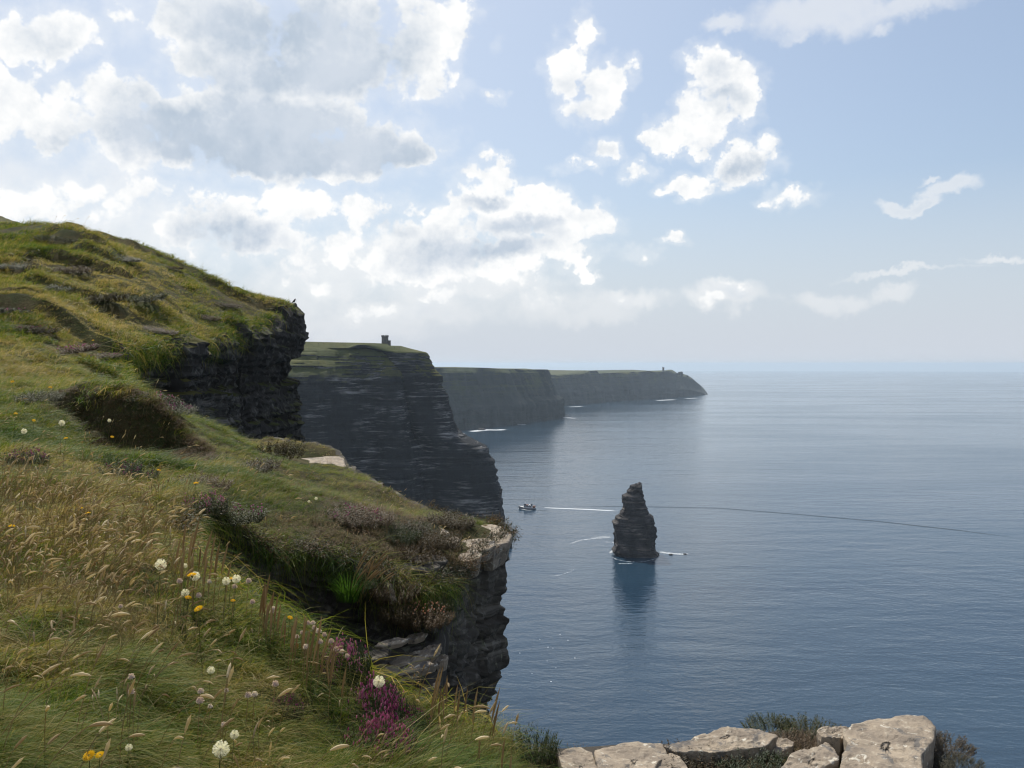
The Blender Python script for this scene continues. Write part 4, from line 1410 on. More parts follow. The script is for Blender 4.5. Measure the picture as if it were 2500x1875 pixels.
def tuft(name, n, rad, L, width, segs, lean, m_, wind=0.6, spread=1.0, droop=0.15):
    mb = MB()
    for _ in range(n):
        r = rad * math.sqrt(rng.random()); a = rng.random() * 6.283
        base = (r * math.cos(a), r * math.sin(a), -.02)
        a2 = rng.random() * 6.283
        ld = unit(np.array([math.cos(a2), math.sin(a2)]) * spread + WIND * wind * 1.4)
        l_ = L * rng.uniform(.55, 1.15)
        p = curve_pts(base, l_, ld, lean * rng.uniform(.4, 1.5), segs, droop * rng.uniform(0, 2))
        side = np.array([-ld[1], ld[0], rng.uniform(-.4, .4)])
        if rng.random() < .5:
            side = np.array([math.cos(a), math.sin(a), 0])
        mb.blade(p, width * rng.uniform(.6, 1.3), unit(side), 0)
    me = mb.mesh(name, [m_])
    return bpy.data.objects.new(name, me)


GRASS = [(0.026, 0.066, 0.006), (0.078, 0.140, 0.012), (0.165, 0.185, 0.026), (0.29, 0.225, 0.070), (0.46, 0.36, 0.170)]
grass_m = leaf_mat('grass_blades', GRASS, 0.45, rough=0.5, spec=0.12)
heath_m = leaf_mat('heath_sprigs', [(0.022, 0.030, 0.010), (0.045, 0.050, 0.016), (0.085, 0.050, 0.024), (0.15, 0.085, 0.038), (0.20, 0.13, 0.06)], 0.25)


def scatter(name, pts, rot, scale, tint, variants, label, pick=None):
    """one mesh of points; geometry nodes put a tuft on each"""
    me = bpy.data.meshes.new(name)
    me.from_pydata(pts.tolist(), [], [])
    n = len(pts)
    a = me.attributes.new('rot', 'FLOAT_VECTOR', 'POINT'); a.data.foreach_set('vector', rot.astype(np.float32).ravel())
    a = me.attributes.new('size', 'FLOAT_VECTOR', 'POINT'); a.data.foreach_set('vector', scale.astype(np.float32).ravel())
    a = me.attributes.new('tint', 'FLOAT', 'POINT'); a.data.foreach_set('value', tint.astype(np.float32))
    a = me.attributes.new('pick', 'INT', 'POINT'); a.data.foreach_set('value', (pick if pick is not None else rng.integers(0, len(variants), n)).astype(np.int32))
    col = bpy.data.collections.new(name + '_tufts')
    for v_ in variants:
        col.objects.link(v_)
    t = bpy.data.node_groups.new(name, 'GeometryNodeTree')
    t.interface.new_socket('Geometry', in_out='INPUT', socket_type='NodeSocketGeometry')
    t.interface.new_socket('Geometry', in_out='OUTPUT', socket_type='NodeSocketGeometry')
    gi, go = t.nodes.new('NodeGroupInput'), t.nodes.new('NodeGroupOutput')
    ci = t.nodes.new('GeometryNodeCollectionInfo')
    ci.inputs['Collection'].default_value = col
    ci.inputs['Separate Children'].default_value = True
    ci.inputs['Reset Children'].default_value = True
    iop = t.nodes.new('GeometryNodeInstanceOnPoints')
    iop.inputs['Pick Instance'].default_value = True

    def attr(nm, typ):
        q = t.nodes.new('GeometryNodeInputNamedAttribute'); q.data_type = typ
        q.inputs['Name'].default_value = nm
        return q.outputs['Attribute']
    t.links.new(gi.outputs[0], iop.inputs['Points'])
    t.links.new(ci.outputs[0], iop.inputs['Instance'])
    t.links.new(attr('pick', 'INT'), iop.inputs['Instance Index'])
    e2r = t.nodes.new('FunctionNodeEulerToRotation')
    t.links.new(attr('rot', 'FLOAT_VECTOR'), e2r.inputs[0])
    t.links.new(e2r.outputs[0], iop.inputs['Rotation'])
    t.links.new(attr('size', 'FLOAT_VECTOR'), iop.inputs['Scale'])
    t.links.new(iop.outputs[0], go.inputs[0])
    o = obj(name, me)
    md = o.modifiers.new('tufts', 'NODES')
    md.node_group = t
    tag(o, label, None, None, 'stuff')
    return o


def sample_fan(n, d0, d1, umin, umax):
    y = d0 * (d1 / d0) ** rng.random(n)
    x = (umin + (umax - umin) * rng.random(n)) * y
    ok = inside(x, y)
    return x[ok], y[ok]


def tintfield(x, y):
    d = np.maximum(y, 1.0)
    lx, ly = x / d * 6.0, np.log(d) * 6.0
    t = 0.385 + 0.46 * fbm(lx * 1.2, ly * 2.4, 0, 4, 91) + 0.15 * fbm(lx * 6, ly * 12, 0, 3, 92)
    # straw stands on the left of the near bank, greener by the feet and on its right
    px = 512 + F * x / d
    near = (d < 9)
    t = t + np.where(near, 0.20 * np.exp(-((px - 60) / 130.0) ** 2) * np.clip((d - 3.4) / 1.2, 0, 1) - 0.10 * np.clip((px - 150) / 200, 0, 1), 0.0)
    t = t + np.where(d > 15, 0.11, 0.0)
    return t


# ------------------------------------------------------------------ single plants
stem_m = leaf_mat('green_stem', [(.06, .08, .02), (.12, .12, .04)], .2, obj_random=True)
straw_m = leaf_mat('straw_stem', [(.22, .15, .06), (.36, .26, .12)], .3, obj_random=True)
head_m = leaf_mat('seed_head', [(.36, .26, .13), (.56, .46, .29), (.70, .61, .44)], .45, obj_random=True)
brown_m = leaf_mat('plantain_stalk', [(.26, .17, .075), (.42, .30, .15)], .35, obj_random=True)
yellow_m = leaf_mat('yellow_petal', [(.80, .50, .02), (.85, .60, .03)], .35, obj_random=True)
fluff_m = leaf_mat('white_fluff', [(.78, .76, .68), (.85, .83, .76)], .45, obj_random=True)
clover_m = leaf_mat('clover_petal', [(.60, .47, .43), (.76, .68, .62)], .35, obj_random=True)
orange_m = leaf_mat('thrift_petal', [(.42, .17, .08), (.55, .30, .18)], .3, obj_random=True)
bell_m = leaf_mat('heather_bell', [(.26, .045, .16), (.40, .09, .26), (.58, .26, .42)], .4, obj_random=True)
straw_i = leaf_mat('straw_stem_fine', [(.20, .15, .06), (.34, .25, .12)], .35)
head_i = leaf_mat('fine_seed_head', [(.30, .22, .12), (.46, .37, .23), (.62, .53, .37)], .5)
bush_m = leaf_mat('heather_leaf', [(.018, .030, .008), (.035, .050, .014), (.06, .055, .02)], .25, obj_random=True)
bushb_m = leaf_mat('heather_leaf_brown', [(.030, .030, .012), (.06, .042, .02), (.10, .062, .03)], .25, obj_random=True)
lush_m = leaf_mat('lush_grass', [(.030, .075, .010), (.060, .12, .018)], .45, obj_random=True)



def sprig_mesh(name, n, rad, L, m_, leaves=9, seed=0):
    mb = MB()
    for _ in range(n):
        r = rad * math.sqrt(rng.random()); a = rng.random() * 6.283
        dirv = unit([r / rad * math.cos(a) * .7 + rng.normal(0, .15), r / rad * math.sin(a) * .7 + rng.normal(0, .15), 1.0])
        l_ = L * rng.uniform(.6, 1.15) * (1 - .35 * (r / rad) ** 2)
        b0 = np.array([r * math.cos(a), r * math.sin(a), 0])
        for k in range(leaves):
            t = (k + .6) / leaves
            p = b0 + dirv * l_ * t
            aa = k * 2.4 + rng.random()
            o_ = unit([math.cos(aa), math.sin(aa), rng.uniform(.2, .9)])
            ll = L * .17 * rng.uniform(.7, 1.2)
            sd = unit(np.cross(o_, [0, 0, 1.0]))
            mb.add([p - sd * ll * .16, p + sd * ll * .16, p + o_ * ll], [[0, 1, 2]])
    return mb.mesh(name, [m_])



def slab_zone(x, y):
    return (x > 0.0) & (y > 2.9) & (y < 5.2)


def prom_zone(x, y):
    return (x > -1.7 + 0.10 * (y - 7)) & (y > 6.9) & (y < 11)


CLEAR = []


def heather():
    fol = [sprig_mesh('foliage', 230, 1.0, .66, bush_m, 18) for _ in range(2)]
    folb = [sprig_mesh('foliage', 230, 1.0, .66, bushb_m, 18) for _ in range(2)]

    def bells(name, clusters, per, size):
        mb = MB()
        for _ in range(clusters):
            r = .95 * math.sqrt(rng.random()); a = rng.random() * 6.283
            c = np.array([r * math.cos(a) * 1.05, r * math.sin(a) * 1.05, .52 * (1 - .4 * r * r) * rng.uniform(.75, 1.2)])
            for q in range(per):
                p = c + rng.normal(0, 1, 3) * np.array([.06, .06, .07])
                s_ = size * rng.uniform(.7, 1.2)
                ax = unit(np.array([rng.normal(0, .6), rng.normal(0, .6), -1]))
                u = unit(np.cross(ax, [0.3, 1, 0])); w_ = np.cross(ax, u)
                ring = [p + u * s_ * .5 * math.cos(k * 1.571) + w_ * s_ * .5 * math.sin(k * 1.571) for k in range(4)]
                v = [p - ax * s_ * .6] + ring + [p + ax * s_ * .7]
                mb.add(v, [[0, 1 + k, 1 + (k + 1) % 4] for k in range(4)] + [[5, 1 + (k + 1) % 4, 1 + k] for k in range(4)])
        return mb.mesh(name, [bell_m])
    bl = [bells('flowers', 44, 9, .05), bells('flowers', 20, 8, .045)]
    blf = [bells('flowers', 20, 6, .055), bells('flowers', 10, 5, .055)]
    spec = [  # picture position of the middle of the bush, half width in pixels, distance override, flower kind, brown?, label
        (345, 674, 26, None, 1, 0, 'pink heather in bloom at the bank edge left of the white puff'), (322, 684, 14, None, 2, 0, 'sprig of pink heather left of the larger edge clump'),
        (378, 702, 20, None, 2, 0, 'pink heather below and right of the white puff at the edge'), (372, 722, 30, None, 1, 0, 'dense magenta heather clump low on the right of the near bank'), (393, 738, 28, None, 1, 0, 'magenta heather clump right of the dense one near the bottom'),
        (376, 757, 34, None, 1, 0, 'brightest magenta heather at the bottom edge'), (412, 728, 18, None, 2, 0, 'thin pink heather on the right shoulder of the near bank'), (285, 712, 16, None, 2, 0, 'scattered purple heather left of the magenta clumps'),
        (226, 522, 34, None, 3, 0, 'green heather with purple flowers on the rim of the dark gully'), (205, 509, 22, None, 3, 0, 'small purple heather behind the one on the gully rim'),
        (150, 404, 26, 12.2, 3, 0, 'purple flowering heather along the crest of the mound'), (172, 418, 20, 12.0, 3, 0, 'purple heather at the right end of the mound crest'), (115, 400, 22, 12.6, 4, 0, 'dull purple heather in the middle of the mound crest'),
        (88, 402, 20, 13, 4, 0, 'dark heather at the left of the mound'), (60, 352, 34, None, 3, 1, 'broad purple patch of heather above the mound'), (95, 356, 24, None, 4, 1, 'brownish purple heather right of the broad patch'),
        (12, 310, 26, None, 4, 0, 'dark purple heather on the hill at the left edge'), (32, 330, 24, None, 4, 1, 'dark brown heather on the hill below the left edge patch'),
        (28, 462, 18, None, 3, 0, 'small purple heather at the left end of the straw stand'), (12, 445, 14, None, 4, 0, 'purple sprigs of heather at the left edge in the grass'), (118, 472, 20, None, 4, 0, 'purple heather trailing through the straw grass'), (140, 480, 16, None, 4, 0, 'small purple heather at the end of the trailing patch'),
        (528, 756, 28, None, 0, 0, 'dark green heather cushion left of the pale slabs'), (552, 768, 14, None, 0, 0, 'small dark cushion between the green heather and the leftmost slab'),
        (706, 757, 42, 3.95, 0, 1, 'large brown and green heather tuft in front of the long slab'), (752, 757, 34, 3.95, 0, 0, 'dark green heather joined to the right of the brown tuft'), (690, 764, 26, 3.8, 0, 1, 'low brown heather at the foot of the large tuft'),
        (770, 731, 24, 4.4, 0, 0, 'dark heather bush highest between the slabs'), (808, 733, 30, 4.4, 0, 0, 'dark green heather bush right of the highest one'), (795, 742, 26, 4.2, 0, 1, 'brown dead heather in the gap in front of the dark bushes'), (838, 752, 16, 4.1, 0, 1, 'dry brown heather between the block and the largest slab'),
        (944, 748, 26, 4.1, 0, 1, 'dark grassy heather hanging beside the rounded end of the largest slab'), (960, 766, 20, 3.9, 0, 1, 'brown tuft at the bottom right below the slab end'),
        (448, 531, 24, 8.8, 0, 1, 'russet heath bush standing on the promontory crest'), (462, 534, 15, 9.0, 0, 1, 'smaller russet heath bush right of the crest bush'), (415, 534, 26, 8.1, 0, 1, 'brown heath on the promontory left of the pale rocks'), (400, 538, 18, 7.8, 0, 0, 'dark green cushion on the promontory slope'),
        (440, 543, 22, 7.8, 0, 1, 'brown heath in the cleft below the pale rocks'), (420, 548, 24, 7.6, 0, 1, 'orange brown heath hanging above the flaky ledge'), (360, 526, 30, 8.0, 4, 1, 'purple brown heath on the crest of the promontory'),
        (395, 597, 22, 7.0, 0, 1, 'brown cushion above the lower ledge'), (424, 622, 26, 6.95, 5, 1, 'orange thrift cushion in bloom on the lower ledge'), (398, 620, 18, 6.85, 0, 1, 'russet cushion left of the orange thrift'), (438, 612, 14, 7.1, 0, 0, 'grey green tuft at the corner of the lower ledge'),
        (275, 455, 26, None, 0, 1, 'dark heath beside the pale flat ledge'), (252, 470, 26, None, 0, 1, 'brown heath on the turf left of the flat ledge'), (200, 487, 26, None, 0, 1, 'dark low heath mound on the middle turf'),
        (85, 224, 14, 49, 0, 0, 'dark bush on the skyline of the hill'), (60, 240, 22, None, 0, 0, 'dark green bush just under the skyline of the hill'), (97, 228, 10, 49, 0, 1, 'small brown bush at the right of the skyline bush'), (172, 262, 10, 50, 0, 1, 'brown bush on the hill skyline halfway down'),
        (120, 258, 18, None, 0, 0, 'dark bush on the upper hill slope'), (140, 300, 24, None, 0, 0, 'dark green bush on the middle of the hill slope'), (105, 300, 20, None, 0, 1, 'brown bush left of the one in the middle of the hill'), (225, 305, 16, None, 0, 1, 'dark bush near the top of the left cliff'), (46, 290, 20, None, 0, 0, 'green bush on the hill near the left edge'),
        (155, 330, 20, None, 0, 1, 'brown heath just above the left cliff'), (205, 318, 14, None, 0, 1, 'russet heath at the rim of the left cliff'), (20, 268, 18, None, 0, 0, 'small green bush high on the hill at the left edge'), (70, 272, 20, None, 0, 1, 'brown heath high on the hill'),
        (40, 400, 20, None, 0, 0, 'dark heather filling the hollow left of the mound'),
    ]
    orb = MB()
    for _ in range(40):
        r = .9 * math.sqrt(rng.random()); a = rng.random() * 6.283
        p = np.array([r * math.cos(a), r * math.sin(a), .6 * (1 - .35 * r * r) + rng.uniform(0, .08)])
        v, f = lump(.055, 1, 3, .3)
        orb.add(v + p, f)
    orb = orb.mesh('flowers', [orange_m])
    for i, (px, py, hw, d, kind, brown, lab) in enumerate(spec):
        if d is None:
            p = ground_hit(px, py, 0.02)
            if p is None:
                p = at(px, py, 4.0)
        else:
            p = at(px, py, d)
        x, y = p[0], p[1]
        z = float(G.z(x, y)) if d is None or inside(np.array([x]), np.array([y]))[0] else p[2]
        if d is not None and abs(p[2] - z) > .1 and y < 20:
            z = p[2] - .03
        s = hw / F * y
        root = bpy.data.objects.new('heather_bush', None); COL.objects.link(root)
        root.location = (x, y, z - .10 * s)
        root.rotation_euler = (rng.normal(0, .08), rng.normal(.05, .08), rng.uniform(0, 6.28))
        tag(root, lab, 'heather', 'heather and heath bushes')
        fo = obj('foliage', (folb if brown else fol)[i % 2], root)
        hz = rng.uniform(.75, 1.1) * (1.15 if kind == 0 else .9)
        if slab_zone(np.array([x]), np.array([y]))[0]:
            hz *= .80
        if y > 14:
            hz *= .5
        if prom_zone(np.array([x]), np.array([y]))[0]:
            hz *= .62
        if y < 9.5 and x < 0.1 and y / F * hw < .26:
            hz = max(hz, min((.20 if kind == 1 else .15) / (.62 * s), 2.4))
        CLEAR.append((x, y, s * (.8 if kind == 1 else .62 if y < 12 else .85)))
        fo.scale = (s, s, s * hz)
        if kind:
            me = {1: bl[0], 2: bl[1], 3: blf[0], 4: blf[1], 5: orb}[kind]
            fl = obj('flowers', me, root)
            fl.scale = (s, s, s * hz * 1.05)
            fl['kind'] = 'stuff'


heather()


def clear_of_bushes(x, y):
    ok = np.ones(len(x), bool)
    for (cx, cyy, r) in CLEAR:
        ok &= (x - cx) ** 2 + (y - cyy) ** 2 > r * r
    return ok


def do_grass():
    # near bank
    va = [tuft('grass_tuft', 16, .05, .20, .0032, 5, .75, grass_m, .9, .8, .20) for _ in range(4)] + \
         [tuft('grass_tuft', 11, .04, .27, .0024, 5, .95, grass_m, 1.2, .6, .25) for _ in range(3)] + \
         [tuft('grass_tuft', 18, .05, .12, .0034, 4, .6, grass_m, .5, 1.0, .1) for _ in range(2)]
    x, y = sample_fan(46000, 1.7, 9.5, -.78, .30)
    keep = ~slab_zone(x, y) & ~on_stone(x, y) & clear_of_bushes(x, y) & ~(prom_zone(x, y) & (rng.random(len(x)) < .62))
    x, y = x[keep], y[keep]
    z = G.z(x, y)
    n = len(x)
    t = tintfield(x, y) + rng.normal(0, .12, n)
    t = np.where(prom_zone(x, y), t * .5 + .33, t)
    patch = fbm(x / .5, y / .5, 0, 3, 95)
    rz = patch * 1.6 + rng.normal(0, .45, n) + np.where((x > -1.2) & (y < 3.6), .25, 0)
    h = np.clip(0.85 + 0.95 * patch, .4, 1.6) * rng.uniform(.7, 1.3, n)
    h = np.where(prom_zone(x, y), h * .42, h)
    h = np.where((x / y > -.34) & (y > 5.6), h * .75, h)
    h = np.where((y < 3.1), h * .8, h)
    cd = np.min([(x - c[0]) ** 2 + (y - c[1]) ** 2 for c in coast[idx_at(-.05, 4.0):iA:6]], axis=0) ** .5
    h = h * np.clip(.45 + cd / .9, .45, 1.0)
    flatten = np.clip(.55 + fbm(x / .8, y / .8, 0, 2, 96), .12, 1.0)
    lay = (1 - flatten) * .95
    rot = np.column_stack([rng.normal(0, .12, n), lay + rng.normal(0, .12, n), rz])
    sc_ = np.column_stack([h * rng.uniform(.9, 1.2, n)] * 2 + [h])
    scatter('grass', np.column_stack([x, y, z]), rot, sc_, np.clip(t, 0, 1), va, 'long wind combed grass, green and straw, on the near bank')
    # middle distance
    vb = [tuft('grass_tuft', 16, .09, .24, .0075, 4, .8, grass_m, .9, .8, .2) for _ in range(5)] + [tuft('grass_tuft', 12, .08, .32, .005, 4, .7, grass_m, 1.0, .7, .2) for _ in range(2)]
    x, y = sample_fan(26000, 9.0, 21.0, -.80, -.02)
    k = clear_of_bushes(x, y) & ~on_stone(x, y, .1); x, y = x[k], y[k]
    z = G.z(x, y); n = len(x)
    patch = fbm(x / 1.1, y / 1.1, 0, 3, 97)
    t = tintfield(x, y) + rng.normal(0, .12, n)
    h = np.clip(.85 + .7 * patch, .35, 1.6) * rng.uniform(.7, 1.2, n)
    h = h * np.interp(512 + F * x / y, [120, 230, 330], [1.0, .55, .38])
    px_ = 512 + F * x / y
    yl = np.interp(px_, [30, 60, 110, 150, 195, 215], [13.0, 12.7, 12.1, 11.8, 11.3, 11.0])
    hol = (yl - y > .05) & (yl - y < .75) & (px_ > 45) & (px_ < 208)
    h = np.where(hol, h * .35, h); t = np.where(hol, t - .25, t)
    rot = np.column_stack([rng.normal(0, .15, n), rng.normal(.25, .2, n), rng.normal(0, .6, n)])
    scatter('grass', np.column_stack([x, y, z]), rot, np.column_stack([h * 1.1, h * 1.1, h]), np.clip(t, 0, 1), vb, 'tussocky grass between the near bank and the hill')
    # far hill
    vc = [tuft('grass_tuft', 18, .20, .30, .018, 3, .8, grass_m, .8, .9, .2) for _ in range(5)] + [tuft('grass_tuft', 14, .16, .42, .012, 3, .7, grass_m, .8, .8, .2) for _ in range(2)]
    x, y = sample_fan(52000, 20.0, 63.0, -.92, -.19)
    k = clear_of_bushes(x, y); x, y = x[k], y[k]
    z = G.z(x, y); n = len(x)
    patch = fbm(x / 2.4, y / 2.4, 0, 4, 98)
    t = tintfield(x, y) - .02 - .25 * np.clip(patch, 0, 1) + rng.normal(0, .10, n)
    h = np.clip(.85 + 1.3 * patch, .3, 2.2) * rng.uniform(.7, 1.2, n)
    rot = np.column_stack([rng.normal(0, .15, n), rng.normal(.2, .2, n), rng.normal(0, .7, n)])
    scatter('grass', np.column_stack([x, y, z]), rot, np.column_stack([h * 1.2, h * 1.2, h]), np.clip(t, 0, 1), vc, 'rough olive and straw grass clothing the far hill')


do_grass()


def straw_tuft(n):
    mb = MB()
    for _ in range(n):
        a = rng.random() * 6.283; r = .06 * math.sqrt(rng.random())
        ld = unit(np.array([math.cos(a), math.sin(a)]) * .7 + WIND)
        lean = rng.uniform(.1, .8)
        p = curve_pts((r * math.cos(a), r * math.sin(a), 0), rng.uniform(.22, .36), ld, lean, 8, .1 * rng.random())
        mb.tube(p[:6], .0009, 3, 0, False)
        d = unit(p[-1] - p[5]) * rng.uniform(.022, .055)
        hp = np.array([p[5] + d * q + np.array([0, 0, -.025 * lean * q * q]) for q in np.linspace(0, 1.1, 5)])
        mb.tube(hp, [.0008, .0025, .0032, .0024, .0006], 5, 1)
    return bpy.data.objects.new('straw_tuft', mb.mesh('straw_tuft', [straw_i, head_i]))


def do_straw():
    vs = [straw_tuft(5) for _ in range(6)]
    x, y = sample_fan(5200, 2.2, 16.0, -.62, -.06)
    px = 512 + F * x / y
    dens = np.exp(-((px - 60) / 105.0) ** 2) * np.exp(-((np.log(y) - np.log(5.0)) / .30) ** 2) * .62 + .014 + .24 * np.clip(fbm(x / .6, y / .6, 0, 3, 131) - .1, 0, 1) * (y > 3.6)
    k = (rng.random(len(x)) < dens) & clear_of_bushes(x, y) & ~slab_zone(x, y)
    x, y = x[k], y[k]; n = len(x)
    h = rng.uniform(.7, 1.25, n)
    rot = np.column_stack([rng.normal(0, .25, n), rng.normal(.0, .3, n), rng.normal(0, 1.2, n)])
    scatter('straw_grass', np.column_stack([x, y, G.z(x, y)]), rot, np.column_stack([h, h, h]), rng.random(n), vs, 'fine straw coloured grass in seed all over the near bank')


def hanging_turf():
    # turf hanging over the edges of the land
    va = [tuft('turf_tuft', 14, .05, .20, .0045, 5, 1.3, grass_m, .2, .9, .9) for _ in range(3)]
    vb = [tuft('turf_tuft', 14, .22, .55, .022, 4, 1.3, grass_m, .2, .9, .9) for _ in range(3)]
    hv = [bpy.data.objects.new('heath_tuft', sprig_mesh('heath_tuft', 9, .06, .13, heath_m, 9)) for _ in range(3)]
    def along(i0, i1, per, vs, jit, drop, label, seed, tl=(.25, .7), down=.5):
        L = i1 - i0
        n = int(L * per)
        i = rng.integers(i0, i1, n)
        c, nn = coast[i], coast_n[i]
        u = rng.normal(0, jit, n)
        p = c + nn * (u - .02)[:, None]
        z = G.z(c[:, 0] - nn[:, 0] * .05, c[:, 1] - nn[:, 1] * .05) - np.abs(rng.normal(0, drop, n))
        az_ = np.arctan2(nn[:, 1], nn[:, 0]) + rng.normal(0, .5, n)
        rot = np.column_stack([np.zeros(n), rng.uniform(.3, 1.7, n) * down * 1.6, az_])
        h = rng.uniform(.6, 1.3, n)
        t = np.clip(.35 + .35 * fbm(p[:, 0] / .5, p[:, 1] / .5, 0, 3, seed) + rng.normal(0, .15, n), 0, 1)
        scatter('hanging_turf', np.column_stack([p, z]), rot, np.column_stack([h, h, h]), t, vs, label)
    iT = idx_at(-0.55, 7.5)
    along(iA - 40, iT, 7, va, .02, .03, 'grass hanging over the dark gully edge', 141, down=.3)
    along(iA, iT, 4, hv, .02, .06, 'brown heath hanging in the dark gully', 143)
    along(iT, idx_at(-1.0, 11.2), 3, hv, .02, .05, 'heath fringe along the rim of the promontory', 145)
    along(idx_at(-.05, 4.0), iA - 40, 7, va, .04, .06, 'grass fringe along the edge of the near bank', 147)
    along(idx_at(-9.1, 22.6), idx_at(-12.95, 54), 4, vb, .15, .30, 'shaggy grass fringe along the rim of the left cliff', 149)


def do_heath():
    vs = [bpy.data.objects.new('heath_tuft', sprig_mesh('heath_tuft', 9, .05, .10, heath_m, 9)) for _ in range(4)]
    # brown heath over the promontory and its edges, and between the slabs
    x, y = sample_fan(5200, 6.9, 12.0, -.30, .0)
    k = (rng.random(len(x)) < np.clip(.25 + .9 * np.clip(x / y * F / 110 + 2.0, 0, 1), 0, 1))
    x, y = x[k], y[k]
    k = ~on_stone(x, y); x, y = x[k], y[k]
    x2 = rng.uniform(-.05, 2.1, 2600); y2 = rng.uniform(3.1, 4.5, 2600)
    k = inside(x2, y2) & ~on_stone(x2, y2, -.05) & (fbm(x2 / .35, y2 / .35, 0, 3, 105) > -.05)
    x = np.concatenate([x, x2[k]]); y = np.concatenate([y, y2[k]])
    xh, yh = sample_fan(16000, 9.6, 13.2, -.52, -.32)
    ph = 512 + F * xh / yh
    sh_ = np.interp(ph, [30, 60, 110, 150, 195, 215], [13.0, 12.7, 12.1, 11.8, 11.3, 11.0]) - yh
    k = (sh_ > -.25) & (sh_ < 1.1) & (ph > 40) & (ph < 214)
    x = np.concatenate([x, xh[k]]); y = np.concatenate([y, yh[k]])
    z = G.z(x, y); n = len(x)
    t = .55 + .4 * fbm(x / .4, y / .4, 0, 3, 101) + rng.normal(0, .1, n)
    h = rng.uniform(.4, 1.1, n) * np.where(slab_zone(x, y), .5, .62)
    rot = np.column_stack([rng.normal(0, .2, n), rng.normal(.1, .2, n), rng.uniform(0, 6.28, n)])
    scatter('heath_undergrowth', np.column_stack([x, y, z]), rot, np.column_stack([h * 1.2, h * 1.2, h]), np.clip(t, 0, 1), vs, 'brown and dull green heath matted over the promontory and between the slabs')


do_heath()
do_straw()
hanging_turf()


MARKS = [('the biggest white seed puff', 156, 563), ('the largest yellow flower', 184, 576), ('the lowest clustered yellow flower', 202, 604), ('the tan white puff', 233, 578),
         ('the lone bright yellow flower', 193, 483), ('the two orange flowers in straw', 80, 510), ('the orange flower at left edge', 7, 526), ('the lowest white puff', 215, 746),
         ('the puff beside pink heather', 374, 680), ('the two bottom left flowers', 93, 751), ('the yellow flower among brown stalks', 287, 618), ('the dark mound hollow', 120, 437),
         ('the bottom left corner', 3, 765), ('the left edge below the straw', 2, 590), ('the bright green tussock in the gully', 355, 575), ('the lowest magenta heather', 376, 757), ('the left end of the pale slabs', 560, 752),
         ('the pale flat ledge', 318, 463), ('the gully rim heather', 226, 520), ('the lowest promontory ledge', 400, 665), ('the yellow flower under the mound', 63, 438), ('the highest yellow flower at left', 14, 413),
         ('the dark bush on the hill skyline', 85, 224), ('the small puff in combed grass', 208, 669), ('the yellow flower below the hollow', 156, 470)]
USED = {}


def place_label(noun, px, py, s=1.0, lean=0.0):
    name, mx, my = min(MARKS, key=lambda m_: (m_[1] - px) ** 2 + (m_[2] - py) ** 2)
    dx, dy = px - mx, py - my
    d = math.hypot(dx, dy)
    side = ('right of' if dx > 0 else 'left of') if abs(dx) > abs(dy) * 2 else (('below' if dy > 0 else 'above') if abs(dy) > abs(dx) * 2 else ('lower right of' if dx > 0 and dy > 0 else 'upper right of' if dx > 0 else 'lower left of' if dy > 0 else 'upper left of'))
    far = 'close ' if d < 14 else ('' if d < 45 else 'well ')
    size = 'short ' if s < .88 else ('tall ' if s > 1.06 else '')
    lean_ = '' if abs(lean) < .35 else ('left turned ' if lean > 0 else 'right turned ')
    return f'{size}{lean_}{noun} {far}{side} {name}'.replace('close lower', 'close at lower').strip()


def plant(name, stem_me, head_me, head_name, pos, rz, s, label, cat, group=None, tip=None, tilt=0.0):
    o = obj(name, stem_me, None, pos)
    o.rotation_euler = (tilt, 0, rz)
    o.scale = (s, s, s)
    tag(o, label, cat, group)
    h = obj(head_name, head_me, o, tip)
    return o


def spindle(mb, pts, r, sides=6, bumps=.25):
    pts = np.asarray(pts, float)
    n = len(pts)
    t = np.linspace(0, 1, n)
    rad = r * np.sin(np.pi * np.clip(t * .93 + .07, 0, 1)) ** .6 * (1 + bumps * (rng.random(n) - .5) * 2) + r * .04
    mb.tube(pts, rad, sides)
    for i in range(n):
        for _ in range(3):
            a = rng.normal(0, 1, 3)
            d = unit(a) * rad[i] * 1.9
            sd = unit(np.cross(d, [0.2, .3, 1])) * r * .16
            mb.add([pts[i] - sd, pts[i] + sd, pts[i] + d + unit(pts[-1] - pts[0]) * r * .8], [[0, 1, 2]])


